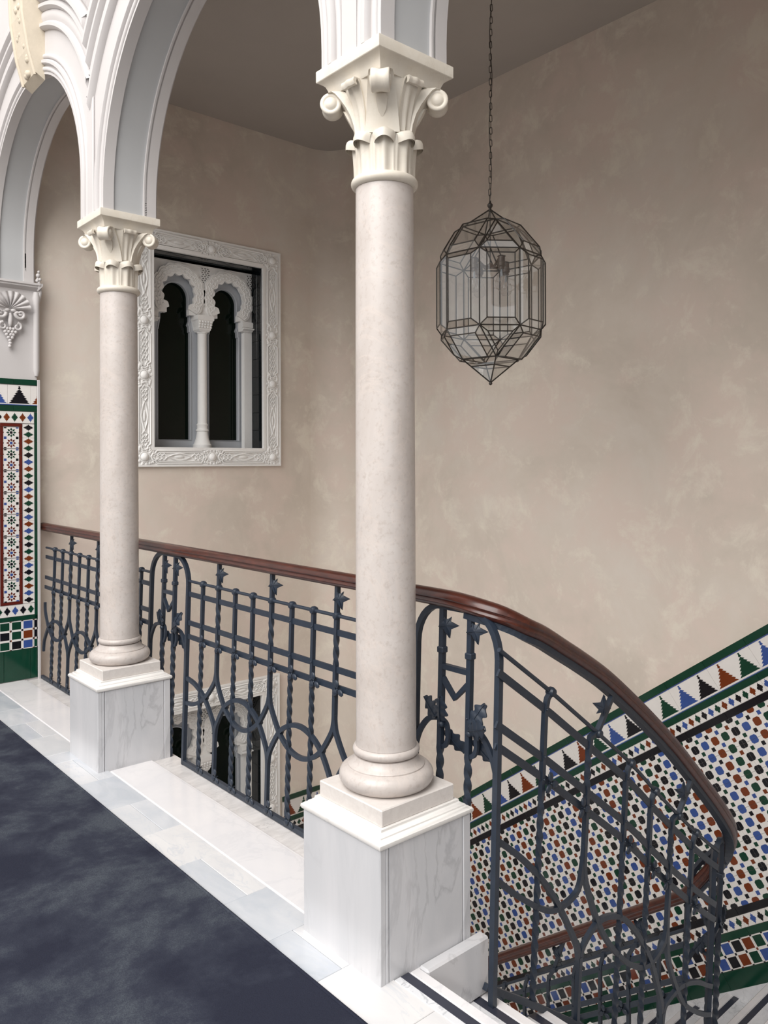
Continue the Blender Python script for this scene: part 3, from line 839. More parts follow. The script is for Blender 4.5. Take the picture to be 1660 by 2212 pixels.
# ------------------------------------------------------------------ windows
def make_window():
    root = thing('window_1', 'upper twin arched window in a carved white stucco frame with black glass', 'window', ((WU0 + WU1) / 2, YW, WZ0), None, 'structure')
    F = .155
    yo = YW
    fr = MB()
    A, B, Z0, Z1 = WU0 - F + .006, WU1 + F + .018, WZ0 - .148, WZ1 + .150
    # outer boards as one mitred frame with raised fillets
    def ringprism(m, a, b, c, d, e, f, g, h, y0, y1):
        o = [(a, c), (b, c), (b, d), (a, d)]; i_ = [(e, g), (f, g), (f, h), (e, h)]
        for q in range(4):
            p0, p1, r0, r1 = o[q], o[(q + 1) % 4], i_[q], i_[(q + 1) % 4]
            vs = [(p0[0], y0, p0[1]), (p1[0], y0, p1[1]), (r1[0], y0, r1[1]), (r0[0], y0, r0[1]), (p0[0], y1, p0[1]), (p1[0], y1, p1[1]), (r1[0], y1, r1[1]), (r0[0], y1, r0[1])]
            m.add(vs, [(0, 1, 2, 3), (7, 6, 5, 4), (0, 4, 5, 1), (3, 2, 6, 7)])
    ringprism(fr, A, B, Z0, Z1, WU0, WU1, WZ0, WZ1, yo - .018, yo + .02)
    ringprism(fr, A, B, Z0, Z1, A + .014, B - .014, Z0 + .014, Z1 - .014, yo - .025, yo)
    ringprism(fr, WU0 - .022, WU1 + .022, WZ0 - .022, WZ1 + .022, WU0 - .001, WU1 + .001, WZ0 - .001, WZ1 + .001, yo - .026, yo + .01)
    frame_o = fr.build('stucco_frame', M['relief'], root)
    Y = yo - .019
    def P(u, z, k=0): return (u, Y - k, z)
    cu0, cu1 = (A + WU0) / 2 - .004, (B + WU1) / 2 + .004
    cz0, cz1 = (Z0 + WZ0) / 2, (Z1 + WZ1) / 2
    bz = [cz0, 2.105, 2.515, cz1]
    boss = MB().lathe([(0, .030), (.012, .028), (.024, .021), (.031, .010), (.033, .002), (.036, .008), (.042, .008), (.045, 0), (.045, -.004), (0, -.004)], 18, (0, 0, 0), (0, -1, 0))
    lobes = 10
    for k in range(lobes): boss.blob((.053 * cos(2 * pi * k / lobes), -.001, .053 * sin(2 * pi * k / lobes)), (.012, .009, .012), 6, 4)
    bm = boss.mesh('rosette_boss', M['relief'], 50)
    um = (cu0 + cu1) / 2
    for u, z in [(cu0, q) for q in bz] + [(cu1, q) for q in bz] + [(um, cz0), (um, cz1)]: obj('rosette_boss', bm, frame_o, (u, Y, z))
    def cart(cu_, cz_, half, horiz, knots):
        """interlaced cartouche between two bosses: cusped outline, knotwork lozenges and a central almond"""
        m = MB()
        def Q(a, b, k=.003): return P(cu_ + a, cz_ + b, k) if horiz else P(cu_ + b, cz_ + a, k)
        h = half - .052; w = .048
        out = [(-h, 0), (-h + .012, .026), (-h + .03, .026), (-h + .045, w), (h - .045, w), (h - .03, .026), (h - .012, .026), (h, 0)]
        out += [(a, -b) for a, b in out[::-1][1:-1]]
        m.tube([Q(*q) for q in out], .0085, 5, True)
        inn = [(a * .90, b * .70) for a, b in out]; m.tube([Q(*q) for q in inn], .0055, 5, True)
        def loz(c, r, r2): m.tube([Q(c - r, 0), Q(c, r2), Q(c + r, 0), Q(c, -r2)], .0068, 5, True)
        if knots:
            n = max(4, int(h * 2 / .055)); s_ = 2 * h * .8 / n
            for i in range(n): loz(-h * .8 + s_ * (i + .5), s_ * .85, .027)
        else:
            al = h * .42
            al_p = [(-al, 0), (-al * .5, .020), (0, .027), (al * .5, .020), (al, 0), (al * .5, -.020), (0, -.027), (-al * .5, -.020)]
            m.tube([Q(*q) for q in al_p], .0070, 5, True)
            m.blob(Q(0, 0, .001), (.045, .009, .012) if horiz else (.012, .009, .045), 8, 5)
            for sg in (-1, 1):
                for i in range(3): loz(sg * (al + .03 + .033 * i), .026, .024)
        for sg in (-1, 1):
            for s2 in (-1, 1):
                for i in range(3): m.blob(Q(sg * (h - .016 + .014 * i), s2 * (.040 + .004 * i), 0), .012, 6, 4)
        m.build('carved_cartouche', M['relief'], frame_o, 60)
    for c_ in (cu0, cu1):
        cart(c_, (bz[0] + bz[1]) / 2, (bz[1] - bz[0]) / 2, False, False); cart(c_, (bz[1] + bz[2]) / 2, (bz[2] - bz[1]) / 2, False, True); cart(c_, (bz[2] + bz[3]) / 2, (bz[3] - bz[2]) / 2, False, False)
    for c_ in (cz0, cz1):
        cart((cu0 + um) / 2, c_, (um - cu0) / 2, True, False); cart((um + cu1) / 2, c_, (cu1 - um) / 2, True, False)
    # dark tiled reveal
    rv = MB(); d = .14
    rv.box(WU0 - .02, WU0, yo + .005, yo + .30, WZ0 - .02, WZ1 + .02); rv.box(WU1, WU1 + .02, yo + .005, yo + .30, WZ0 - .02, WZ1 + .02)
    rv.box(WU0, WU1, yo + .005, yo + .30, WZ1, WZ1 + .02); rv.box(WU0, WU1, yo + .005, yo + .30, WZ0 - .02, WZ0)
    rv = rv.build('reveal', M['tj'], root)
    for k in range(10):
        z0, z1 = WZ0 + .15 * k, WZ0 + .15 * (k + 1)
        for j in range(2):
            for (u0, u1) in ((WU1 - .005, WU1), (WU0, WU0 + .005)):
                o_ = .075 * j
                MB().bbox(u0, u1, yo + .004 + .068 * j, yo + .071 + .068 * j, z0 + .0008, z1 - .0008, .001).build('reveal_tile', M['td'], rv)
    for k in range(7):
        w = (WU1 - WU0) / 7
        for j in range(2): MB().bbox(WU0 + w * k + .0008, WU0 + w * (k + 1) - .0008, yo + .004 + .068 * j, yo + .071 + .068 * j, WZ1 - .005, WZ1, .001).build('reveal_tile', M['td'], rv)
    # arched stucco screen
    yp = yo + d
    zt, zsp, rin, rout = WZ1 - .022, 2.80, .150, .222
    cL, cR = 2.925, 3.372
    c1 = 3.1365
    u0, u1 = WU0 + .001, WU1 - .001
    zi = 2.632
    def lob(c, r, n=11, amp=.012, a0=-52, a1=232, k=6):
        out = []
        for i in range(n * k + 1):
            a = radians(a0 + (a1 - a0) * i / (n * k)); rr = r - amp * abs(sin(pi * i / k))
            out.append((c + rr * cos(a), zsp + rr * sin(a)))
        return out
    pL = [p for p in lob(cL, .158, amp=0) if p[1] >= zi]; pR = [p for p in lob(cR, .158, amp=0) if p[1] >= zi]
    poly = [(u0, zi), ] + [(pL[-1][0], zi)] + pL[::-1] + [(pL[0][0], zi), (pR[-1][0], zi)] + pR[::-1] + [(pR[0][0], zi), (u1, zi), (u1, zt), (u0, zt)]
    m = MB(); m.prism(poly, (0, yp + .06, 0), (1, 0, 0), (0, 0, 1), (0, -1, 0), 0, .045)
    scr = m.build('arch_screen', M['relief'], root)
    for c in (cL, cR):
        o_ = [p for p in lob(c, rout, 13, -.013, -46, 226) if p[1] >= zi]; i_ = [p for p in lob(c, .152, 11, .022, -56, 236) if p[1] >= zi]
        m = MB(); m.prism(o_ + i_[::-1], (0, yp + .02, 0), (1, 0, 0), (0, 0, 1), (0, -1, 0), 0, .022); 
        for i in range(26):
            a = radians(-38 + 256 * i / 25)
            for rr, ph in ((.172, 0), (.200, 1)):
                q = V3((c + rr * cos(a), yp - .003, zsp + rr * sin(a)))
                if q.z > zi + .01: m.blob(q, (.0075, .006, .0075), 6, 4)
        for rr in (.160, .187, .213):
            m.tube([(c + (rr + .004 * sin(i * 1.3)) * cos(radians(-44 + 268 * i / 60)), yp - .003, zsp + (rr + .004 * sin(i * 1.3)) * sin(radians(-44 + 268 * i / 60))) for i in range(61) if zsp + rr * sin(radians(-44 + 268 * i / 60)) > zi], .0035, 5)
        m.build('lobed_archivolt', M['relief'], scr, 50)
    m = MB(); hl = []
    for c, sg in ((u0 + .028, 1), ((cL + cR) / 2, 0), (u1 - .028, -1)):
        for q in range(9):
            for e in range(3):
                ux = c + (e - 1) * .026 + (q % 2) * .009; zz = zt - .014 - q * .016
                if min(hypot(ux - cL, zz - zsp), hypot(ux - cR, zz - zsp)) > rout + .012 and u0 < ux < u1:
                    m.tube([(ux + .009 * cos(t_ * 1.2), yp + .013, zz + .007 * sin(t_ * 1.2)) for t_ in range(6)], .0028, 4, True)
                    hl.append((ux + .013, zz - .008))
    m.box(u0, u1, yp + .008, yp + .02, zt - .008, zt)
    m.build('pierced_spandrel', M['relief'], scr)
    m = MB()
    for a, b in hl:
        if min(hypot(a - cL, b - zsp), hypot(a - cR, b - zsp)) > rout + .01: m.box(a - .004, a + .004, yp + .010, yp + .0155, b - .003, b + .003)
    m.build('painted_hole_shade', M['td'], scr)  # dark pieces on the solid screen, painting in the shade of pierced holes
    # colonnette
    co = MB().lathe([(.0, 1.566), (.075, 1.566), (.075, 1.592), (.066, 1.60), (.052, 1.645), (.045, 1.685), (.044, 1.70), (.05, 1.704), (.05, 1.716), (.043, 1.72), (.043, 1.745), (.046, 1.75), (.046, 1.758), (.0385, 1.764), (.037, 2.1), (.0365, 2.49), (.042, 2.495), (.042, 2.505), (0, 2.505)], 24, (c1, yp + .02, 0)).build('colonnette', M['relief'], scr, 35)
    MB().sqloft([(.04, 2.503), (.052, 2.52), (.055, 2.545), (.066, 2.59), (.072, 2.598), (.072, 2.632)], (c1, yp + .02, 0)).build('colonnette_capital', M['relief'], co)
    m = MB()
    for i in range(5): 
        for j in range(3): m.blob((c1 - .05 + .025 * i, yp - .036 - .006 * j, 2.54 + .02 * j), (.011, .008, .009), 6, 4)
    m.build('capital_carving', M['relief'], co, 60)
    for ue, sg in ((u1, -1), (u0, 1)):
        a, b = sorted((ue, ue + sg * .075))
        MB().box(a, b, yp + .012, yp + .06, 1.566, 2.55).build('respond', M['relief'], scr)
        m = MB(); a, b = sorted((ue, ue + sg * .105)); m.box(a, b, yp - .004, yp + .06, 2.55, 2.632); m.box(a, b - .0, yp - .014, yp - .004, 2.585, 2.625)
        m.prism([(0, 0), (.03, .012), (.03, .02), (0, .02)], (0, yp - .004, 2.555), (0, -1, 0), (0, 0, 1), (1, 0, 0), a, b)
        m.build('respond_impost', M['relief'], scr)
    # casements behind
    yc = yp + .075
    for c, a_, b_ in ((cL, u0, c1), (cR, c1, u1)):
        po = [(a_, 1.566), (b_, 1.566), (b_, zt), (a_, zt)]
        ri = .118
        hi = [(c + ri * cos(a), 2.775 + ri * sin(a)) for a in [pi * i / 20 for i in range(21)]]
        cs = .028
        lo_, ro_ = c - .150, c + .136
        hole = [(lo_, 1.632), (ro_, 1.632), (ro_, 2.50), (ro_ - .008, 2.505), (ro_ - .010, 2.545), (ro_ - .020, 2.56), (c + ri + .012, 2.595), (c + ri + .012, 2.63), (c + ri, 2.632)] + hi + [(c - ri, 2.632), (c - ri - .012, 2.63), (c - ri - .012, 2.595), (lo_ + .014, 2.56), (lo_ + .004, 2.505), (lo_, 2.50)]
        m = MB(); ptsO = hole
        vv = [V3((p[0], p[1], 0)) for p in po]; hh = [V3((p[0], p[1], 0)) for p in ptsO]
        al = [(p.x, yc, p.y) for p in vv + hh]
        m.add(al, [tuple(t_) for t_ in tessellate_polygon([vv, hh])]); n = len(ptsO)
        m.add([(p[0], yc, p[1]) for p in ptsO] + [(p[0], yc + .05, p[1]) for p in ptsO], [(i, i + n, (i + 1) % n + n, (i + 1) % n) for i in range(n)])
        # raised moulding round the opening
        m.tube([(p[0], yc - .003, p[1]) for p in ptsO], .007, 5, True)
        m.build('casement', M['casement'], root)
        MB().box(a_, b_, yc + .038, yc + .046, 1.57, zt).build('pane', M['winglass'], root)
    return root
win1 = make_window()
win2 = copy_tree(win1, None, V3(win1.location) + V3((-.02, 0, LOW)))
win2.name = 'window_2'
win2['label'] = 'lower twin arched window glimpsed behind the iron balusters'

# ------------------------------------------------------------------ wrought iron railings
SQ = [(-1, -1), (1, -1), (1, 1), (-1, 1)]
def lerp_tab(T, x):
    if x <= T[0][0]: a, b = T[0], T[1]
    elif x >= T[-1][0]: a, b = T[-2], T[-1]
    else:
        for a, b in zip(T, T[1:]):
            if a[0] <= x <= b[0]: break
    return a[1] + (b[1] - a[1]) * (x - a[0]) / (b[0] - a[0])
def smoothp(P, n=6):
    """Catmull-Rom through (s, v) points"""
    out = []
    for i in range(len(P) - 1):
        p0, p1, p2, p3 = P[max(i - 1, 0)], P[i], P[i + 1], P[min(i + 2, len(P) - 1)]
        for k in range(n):
            t = k / n
            out.append(tuple(.5 * ((2 * b) + (-a + c) * t + (2 * a - 5 * b + 4 * c - d) * t * t + (-a + 3 * b - 3 * c + d) * t ** 3) for a, b, c, d in zip(p0, p1, p2, p3)))
    return out + [tuple(P[-1])]
def ivy_mesh():
    m = MB(); tips = [(-80, .044), (0, .042), (62, .030), (120, .026), (195, .036)]
    O = []
    for a, r in tips:
        O += [(r * cos(radians(a)), r * sin(radians(a)), -.004), (.62 * r * cos(radians(a + 19)), .62 * r * sin(radians(a + 19)), .001), (.0195 * cos(radians(a + 36)), .0195 * sin(radians(a + 36)), .001)]
        O.insert(-3, (.62 * r * cos(radians(a - 19)), .62 * r * sin(radians(a - 19)), .001))
    n = len(O)
    m.add(O + [(0, 0, .008)], [(i, (i + 1) % n, n) for i in range(n)])
    m.add([(x, y, z - .004) for x, y, z in O] + [(0, 0, .003)], [((i + 1) % n, i, n) for i in range(n)])
    m.add(O + [(x, y, z - .004) for x, y, z in O], [(i, i + n, (i + 1) % n + n, (i + 1) % n) for i in range(n)])
    for a, r in tips: m.tube([(0, 0, .0075), (r * .9 * cos(radians(a)), r * .9 * sin(radians(a)), .0005)], .0014, 4)
    return m.mesh('ivy_leaf', M['iron'], 25)
def oak_mesh():
    m = MB(); O = []
    L = .092
    for i in range(41):
        t = i / 40; w = .024 * sin(pi * min(1, t * .93 + .04)) ** .75 * (1 + .30 * sin(t * 20 - .6))
        O.append((t * L, w + .0015, -.009 * t * t))
    O = O + [(x, -y, z) for x, y, z in O[::-1]]
    n = len(O); h = n // 2
    mid = [(i / 40 * L, 0, .005 - .008 * (i / 40) ** 2) for i in range(41)]
    vs = O + mid
    fs = []
    for i in range(40): fs += [(i, n + i, n + i + 1, i + 1), (n - 1 - i, n - 2 - i, n + i + 1, n + i)]
    m.add(vs, [f[::-1] for f in fs]); m.add([(x, y, z - .004) for x, y, z in vs], fs)
    m.add(O + [(x, y, z - .004) for x, y, z in O], [(i, i + n, (i + 1) % n + n, (i + 1) % n) for i in range(n)])
    m.tube([(x, y, z + .001) for x, y, z in mid[::4]], .0016, 4)
    return m.mesh('oak_leaf', M['iron'], 40)
def trefoil_mesh():
    m = MB()
    for a in (90, 210, 330):
        c, s_ = cos(radians(a)), sin(radians(a))
        m.blob((.0200 * c, .0215 * s_, .004), (.0170, .0130, .006), 8, 5, ((c, s_, 0), (-s_, c, 0), (0, 0, 1)))
    m.blob((0, 0, .004), .0045, 6, 4); m.tube([(0, 0, -.012), (0, 0, .002)], .003, 5)
    return m.mesh('trefoil', M['iron'], 60)
IVY, OAK, TREF = ivy_mesh(), oak_mesh(), trefoil_mesh()
KNOB = MB().lathe([(0, -.0150), (.0115, -.0140), (.0160, -.006), (.0160, .006), (.0115, .0140), (0, .0150)], 10).mesh('knob', M['iron'], 50)
BALL = MB().blob((0, 0, 0), .0115, 8, 6).mesh('boss', M['iron'], 60)
RIVET = MB().blob((0, 0, 0), (.0042, .0042, .0042), 6, 4).mesh('rivet', M['iron'], 60)

class Rail:
    def __init__(s, root, mp, along, face, k=1.0, vbot=.895):
        s.root, s.mp, s.along, s.face, s.k, s.vbot = root, mp, V3(along), V3(face), k, vbot
    def orient(s, ang=0, tilt=0):
        """frame in the railing plane: x along, y up, z to the viewer"""
        x, z = s.along.normalized(), s.face.normalized(); y = z.cross(x).normalized()
        ca, sa = cos(radians(ang)), sin(radians(ang))
        X = x * ca + y * sa; Y = -x * sa + y * ca
        return Matrix(((X.x, Y.x, z.x), (X.y, Y.y, z.y), (X.z, Y.z, z.z))) @ Matrix.Rotation(radians(tilt), 3, 'Y')
    def at(s, me, parent, sv, off=.0, ang=0, tilt=0, name=None):
        return obj(name or me.name.split('.')[0], me, parent, V3(s.mp(*sv)) + s.face.normalized() * off, s.orient(ang, tilt))
    def bar(s, name, P, half=.0078, twist=None, seg_len=.012, sub=True, parent=None):
        """square bar through (s, v) points; twist = (v0, v1) range that is twisted"""
        pts = []
        for a, b in zip(P, P[1:]):
            L = hypot(b[0] - a[0], b[1] - a[1]); n = max(1, int(L / seg_len)) if twist else 1
            pts += [(a[0] + (b[0] - a[0]) * i / n, a[1] + (b[1] - a[1]) * i / n) for i in range(n)]
        pts.append(P[-1])
        W = [s.mp(*q) for q in pts]
        tw = None; rr = half
        if twist:
            tw = []; rr = []
            for q in pts:
                u = min(max((q[1] - twist[0]) / (twist[1] - twist[0]), 0), 1)
                n = round((twist[1] - twist[0]) / .045); tw.append(u * n * pi / 2)
                rr.append(half * (1.06 if 0 < u < 1 else 1.0))
        m = MB(); m.sweep(W, SQ, up=s.along, r=rr, twist=tw)
        return m.build(name, M['iron'], parent or s.root, 35)
    def curve(s, name, P, half=.0072, n=7, depth=None):
        W = [s.mp(*q) for q in smoothp(P, n)]
        m = MB(); m.sweep(W, [(x * 1.25, y) for x, y in SQ], up=s.face, r=half)
        o = m.build(name, M['iron'], s.root, 40); return o
    def straight(s, name, v, s0, s1, h=.0115, t=.004, n=14, round_=False):
        P = [s.mp(s0 + (s1 - s0) * i / n, v) for i in range(n + 1)]
        m = MB()
        if round_: m.tube(P, .0072, 8)
        else: m.sweep(P, [(-t, -h), (t, -h), (t, h), (-t, h)], up=(0, 0, 1))
        return m.build(name, M['iron'], s.root, 40)
    def rails(s, s0, s1, bottom=True, n=14):
        k = s.k
        s.straight('round_rail', 0, s0, s1, n=n, round_=True)
        for v in (.062 * k ** .5, .200 * k ** .6, .266 * k ** .4): s.straight('flat_rail', v, s0, s1, n=n)
        if bottom: s.straight('bottom_rail', s.vbot - .012, s0, s1, .010, .009, n=n)
    def A(s, x, bend=0, ros=1, sg=1):
        k = s.k
        P = [(x + bend, 0), (x + bend * .35, .03), (x, .075), (x, .27 * k), (x, s.vbot)] if bend else [(x, 0), (x, .27 * k), (x, s.vbot)]
        b = s.bar('baluster', P, .0078, (.29 * k, s.vbot - .02))
        s.at(KNOB, b, (x + bend, 0), 0, 0)
        if ros:
            s.at(TREF, b, (x + sg * .030, .268 * k ** .4), .010, 10)
            if ros > 1: s.at(TREF, b, (x + sg * .030, s.vbot - .035), .008, 0)
        for v in (.062, .2, .266): s.at(RIVET, b, (x, v * k ** .5), .0085)
        return b
    def B(s, x, vtop, bend=0, sg=1, fork=.385, ros=1):
        k = s.k
        P = [(x + bend * 2.2, vtop), (x + bend * .8, -.005), (x + bend * .1, .035), (x, .08), (x, fork * k)] if bend else [(x, vtop), (x, .02), (x, fork * k)]
        b = s.bar('post', P, .0082, (.085 * k ** .5, .185 * k ** .6))
        s.at(KNOB, b, (x + bend * .85, 0), 0, 0)
        s.at(IVY, b, (x + sg * .022 + bend * 1.5, vtop * .55), .006, 0 if not bend else 150, 20)
        if ros: s.at(TREF, b, (x + sg * .030, .268 * k ** .4), .010, 10)
        lo = s.bar('stem', [(x, .655 * k), (x, s.vbot)], .0080)
        if ros > 1: s.at(TREF, lo, (x + sg * .030, s.vbot - .035), .008, 0)
        return b
    def eye(s, xa, xb, kind='full'):
        """the U hung from two posts and the arch raised from two stems, interlacing in a pointed oval"""
        k = s.k; c, w = (xa + xb) / 2, abs(xb - xa) / 2
        sg = 1 if xb > xa else -1
        if kind == 'full': xs = [-1, -.985, -.92, -.645, -.33, 0, .33, .645, .92, .985, 1]; f = lambda q: c + sg * q * w
        else: xs = [0, .33, .645, .92, .985, 1]; f = lambda q: xa + sg * q * abs(xb - xa)
        U = {1: .370, .985: .405, .92: .445, .645: .527, .33: .573, 0: .588} if s.k == 1 or kind == 'full' else {1: .33, .985: .40, .92: .485, .645: .572, .33: .583, 0: .565}
        C = {1: .700, .985: .655, .92: .612, .645: .527, .33: .482, 0: .467}
        o = s.curve('hanging_arc', [(f(q), U[abs(q)] * k) for q in xs]); 
        for q in ((-.645, .645) if kind == 'full' else (.645,)): s.at(BALL, o, (f(q), .527 * k), -.010)
        s.curve('rising_arc', [(f(q), C[abs(q)] * k) for q in xs])
    def arch(s, c, half, vb_l=None, vb_r=None, top=-.112, sx=1, inner=.061):
        vl, vr = vb_l or s.vbot, vb_r or s.vbot
        P = [(c - sx * half, vl), (c - sx * half, .02)]
        rx, ry = half * .62, .132
        P += [(c - sx * (half - rx + rx * cos(a)), .02 - ry * sin(a)) for a in [pi / 2 * i / 8 for i in range(9)]]
        P += [(c + sx * (half - rx + rx * cos(a)), .02 - ry * sin(a)) for a in [pi / 2 * (8 - i) / 8 for i in range(9)]]
        P += [(c + sx * half, .02), (c + sx * half, vr)]
        W = [s.mp(*q) for q in P]
        m = MB(); m.sweep(W, SQ, up=s.face, r=.0095)
        fr = m.build('arch_frame', M['iron'], s.root, 40)
        for q, vv in ((-1, vl), (1, vr)):
            x = c + sx * q * inner
            b = s.bar('inner_post', [(x, -.108), (x, .33), (x, vv)], .0088, (.34, vv - .03))
            mm = MB(); p = s.mp(x, .028); mm.bbox(p.x - .0135, p.x + .0135, p.y - .0135, p.y + .0135, p.z - .010, p.z + .010, .003); mm.build('collar', M['iron'], b)
            s.at(IVY, b, (x + sx * .026, -.055), .008, 0, 15)
            s.at(RIVET, b, (x, .22), .0092)
        MB().sweep([s.mp(c - sx * inner, .080), s.mp(c + sx * inner, .080)], SQ, up=s.face, r=.0085).build('cross_bar', M['iron'], s.root)
        m = MB(); m.sweep([s.mp(c - sx * (inner - .006), .118), s.mp(c, .172), s.mp(c + sx * (inner - .006), .118)], SQ, up=s.face, r=.0078); m.build('chevron', M['iron'], s.root)
        for q in (-1, 1):
            xo, xi = c + sx * q * half, c + sx * q * inner
            d = sx * q
            s.curve('scroll_branch', [(xo, .37), (xo - d * .022, .31), (xo - d * .062, .262), (xi + d * .004, .246)], .0065)
            hk = s.curve('scroll_hook', [(xi - d * .004 if q < 0 else xi, .25), (xi - q * sx * -.0 + sx * .026, .262), (xi + sx * .034, .300), (xi + sx * .022, .330), (xi + sx * .004, .336)], .0055)
            s.at(OAK, hk, (xi - sx * .010 if q < 0 else xi + sx * .01, .245), .010, (150 if q < 0 else 60), 10)
            s.at(OAK, hk, (xi + sx * .012, .252), .012, (75 if q < 0 else 20), -20)
            s.at(OAK, hk, (xi + sx * .012, .285), -.010, -50, 15)
            s.at(BALL, hk, (xi + sx * .012, .262), .010)
        return fr

# gallery railing (leans outwards a little)
def LX(z): return 1.800 + .0345 * z
def mp_g(y, v): z = .873 - v; return V3((LX(z), y, z))
rg = thing('gallery_railing', 'slate blue wrought iron railing with mahogany handrail along the gallery edge', 'railing', (1.80, 3.6, -.01))
RG = Rail(rg, mp_g, (0, -1, 0), (-1, 0, 0), 1.0, .884)
BAR = .1478
RG.rails(5.60, 3.955, True, 6); RG.rails(3.548, 1.93, True, 6)
for y in (5.576 - BAR, 5.576 - 2 * BAR, 5.132 - BAR, 5.132 - 2 * BAR, 4.689 - BAR, 4.689 - 2 * BAR, 4.085): RG.A(y, 0, 2, -1)
for y in (5.132, 4.689, 4.240): RG.B(y, -.123, 0, -1, ros=2)
for a, b in ((5.590, 5.132), (5.132, 4.689), (4.689, 4.240)): RG.eye(a, b)
RG.eye(3.955, 4.240, 'half')
RG.A(3.402, 0, 2, -1)
for y in (3.254, 2.812, 2.369): RG.B(y, -.123, 0, -1, ros=2)
for y in (3.106, 2.959, 2.664, 2.516, 2.222, 2.075): RG.A(y, 0, 2, -1)
RG.eye(3.548, 3.254, 'half'); RG.eye(3.254, 2.812); RG.eye(2.812, 2.369); RG.eye(2.369, 1.93)
RG.arch(3.751, .204, sx=-1)
RG.arch(1.752, .178, None, 1.10, sx=-1)

HP = [(-.020, -.006), (-.028, 0), (-.031, .008), (-.026, .014), (-.026, .019), (-.031, .025), (-.027, .037), (-.014, .044), (0, .046), (.014, .044), (.027, .037), (.031, .025), (.026, .019), (.026, .014), (.031, .008), (.028, 0), (.020, -.006)]
hx = LX(1.0)
m = MB(); m.sweep([(hx, 5.675, .993), (hx, 4.6, .992), (hx, 3.5, .992), (hx, 2.6, .992), (hx, 1.95, .992)], HP, up=(0, 0, 1)); m.build('handrail', M['wood'], rg, 50)

# upper flight railing
RT = [(1.835, .873), (2.055, .721), (2.298, .542), (2.516, .379), (2.672, .241), (2.815, .121), (2.968, -.002), (3.121, -.117), (3.25, -.20)]
def mp_u(x, v): return V3((x, 1.555 + .056 * (v + .02), lerp_tab(RT, x) - v))
ru = thing('upper_stair_railing', 'slate blue iron stair railing with mahogany handrail sweeping down the upper flight', 'railing', (2.5, 1.60, -.6))
RU = Rail(ru, mp_u, (1, 0, 0), (0, -1, 0), 1.21, 1.04)
RU.rails(1.808, 3.165, True, 16)
for x in (2.032, 2.492, 2.655, 2.958): RU.A(x, .026, 1, 1)
for x in (2.268, 2.802): RU.B(x, -.175, .055, -1)
RU.eye(1.812, 2.268, 'half'); RU.eye(2.268, 2.802); RU.eye(3.165, 2.802, 'half')
HT = [(1.70, 1.035, 1.8345), (1.84, 0, 0)]
hp = smoothp([(hx, 1.952, .992), (hx, 1.86, .992), (hx + .001, 1.76, .990), (hx + .008, 1.67, .980), (hx + .035, 1.60, .962), (1.93, 1.563, .926), (2.00, 1.556, .893), (2.10, 1.555, .838), (2.20, 1.555, .783), (2.33, 1.555, .706), (2.46, 1.555, .615), (2.60, 1.555, .510), (2.76, 1.555, .382), (2.90, 1.555, .258), (3.01, 1.555, .157), (3.12, 1.556, .055), (3.22, 1.560, -.045), (3.30, 1.575, -.132), (3.36, 1.610, -.228), (3.385, 1.665, -.325), (3.388, 1.73, -.422), (3.386, 1.80, -.517)], 4)
m = MB(); m.sweep(hp, HP, up=(0, 0, 1)); m.build('handrail', M['wood2'], ru, 50)
m = MB(); m.sweep([V3(p) - V3((0, 0, .016)) for p in hp[10:]], [(-.017, -.010), (.017, -.010), (.017, .008), (-.017, .008)], up=(0, 0, 1)); m.build('iron_core_rail', M['iron'], ru)
# turn of the railing at the foot of the upper flight
def mp_n(s, v):
    q = (s + .14) / .28
    P0, P1, P2 = V3((3.165, 1.575, 0)), V3((3.36, 1.575, 0)), V3((3.375, 1.80, 0))
    p = P0 * (1 - q) ** 2 + P1 * 2 * q * (1 - q) + P2 * q * q
    return V3((p.x, p.y + .04 * v, -.175 - .28 * q - v))
RN = Rail(ru, mp_n, (.7, .7, 0), (.7, -.7, 0), 1.0, 1.2)
RN.arch(0, .14, sx=1, inner=.045)

# lower flight railing
def zr(y): return -.812 - .728 * (y - 2.255) - .17
def mp_l(y, v): return V3((3.384, y, zr(y) - v))
rl = thing('lower_stair_railing', 'slate blue iron railing with dark handrail running down beside the tiled wall', 'railing', (3.384, 3.0, -2.3))
RL = Rail(rl, mp_l, (0, -1, 0), (-1, 0, 0), 1.15, 1.0)
RL.rails(1.82, 4.4, True, 6)
yy = 1.95; tp = ['A', 'B', 'A']; i = 0; lastB = None
while yy < 4.35:
    t_ = tp[i % 3]
    if t_ == 'A': RL.A(yy, -.022, 1, -1)
    else:
        RL.B(yy, -.155, -.05, 1)
        if lastB is not None: RL.eye(lastB, yy)
        else: RL.eye(1.82, yy, 'half')
        lastB = yy
    yy += .158; i += 1
m = MB(); m.sweep([(3.386, 1.795, -.812 - .728 * (1.795 - 2.255) - .040), (3.384, 2.6, -.812 - .728 * (2.6 - 2.255) - .040), (3.384, 3.4, -.812 - .728 * (3.4 - 2.255) - .040), (3.384, 4.4, -.812 - .728 * (4.4 - 2.255) - .040)], HP, up=(0, 0, 1)); m.build('handrail', M['wood2'], rl, 50)

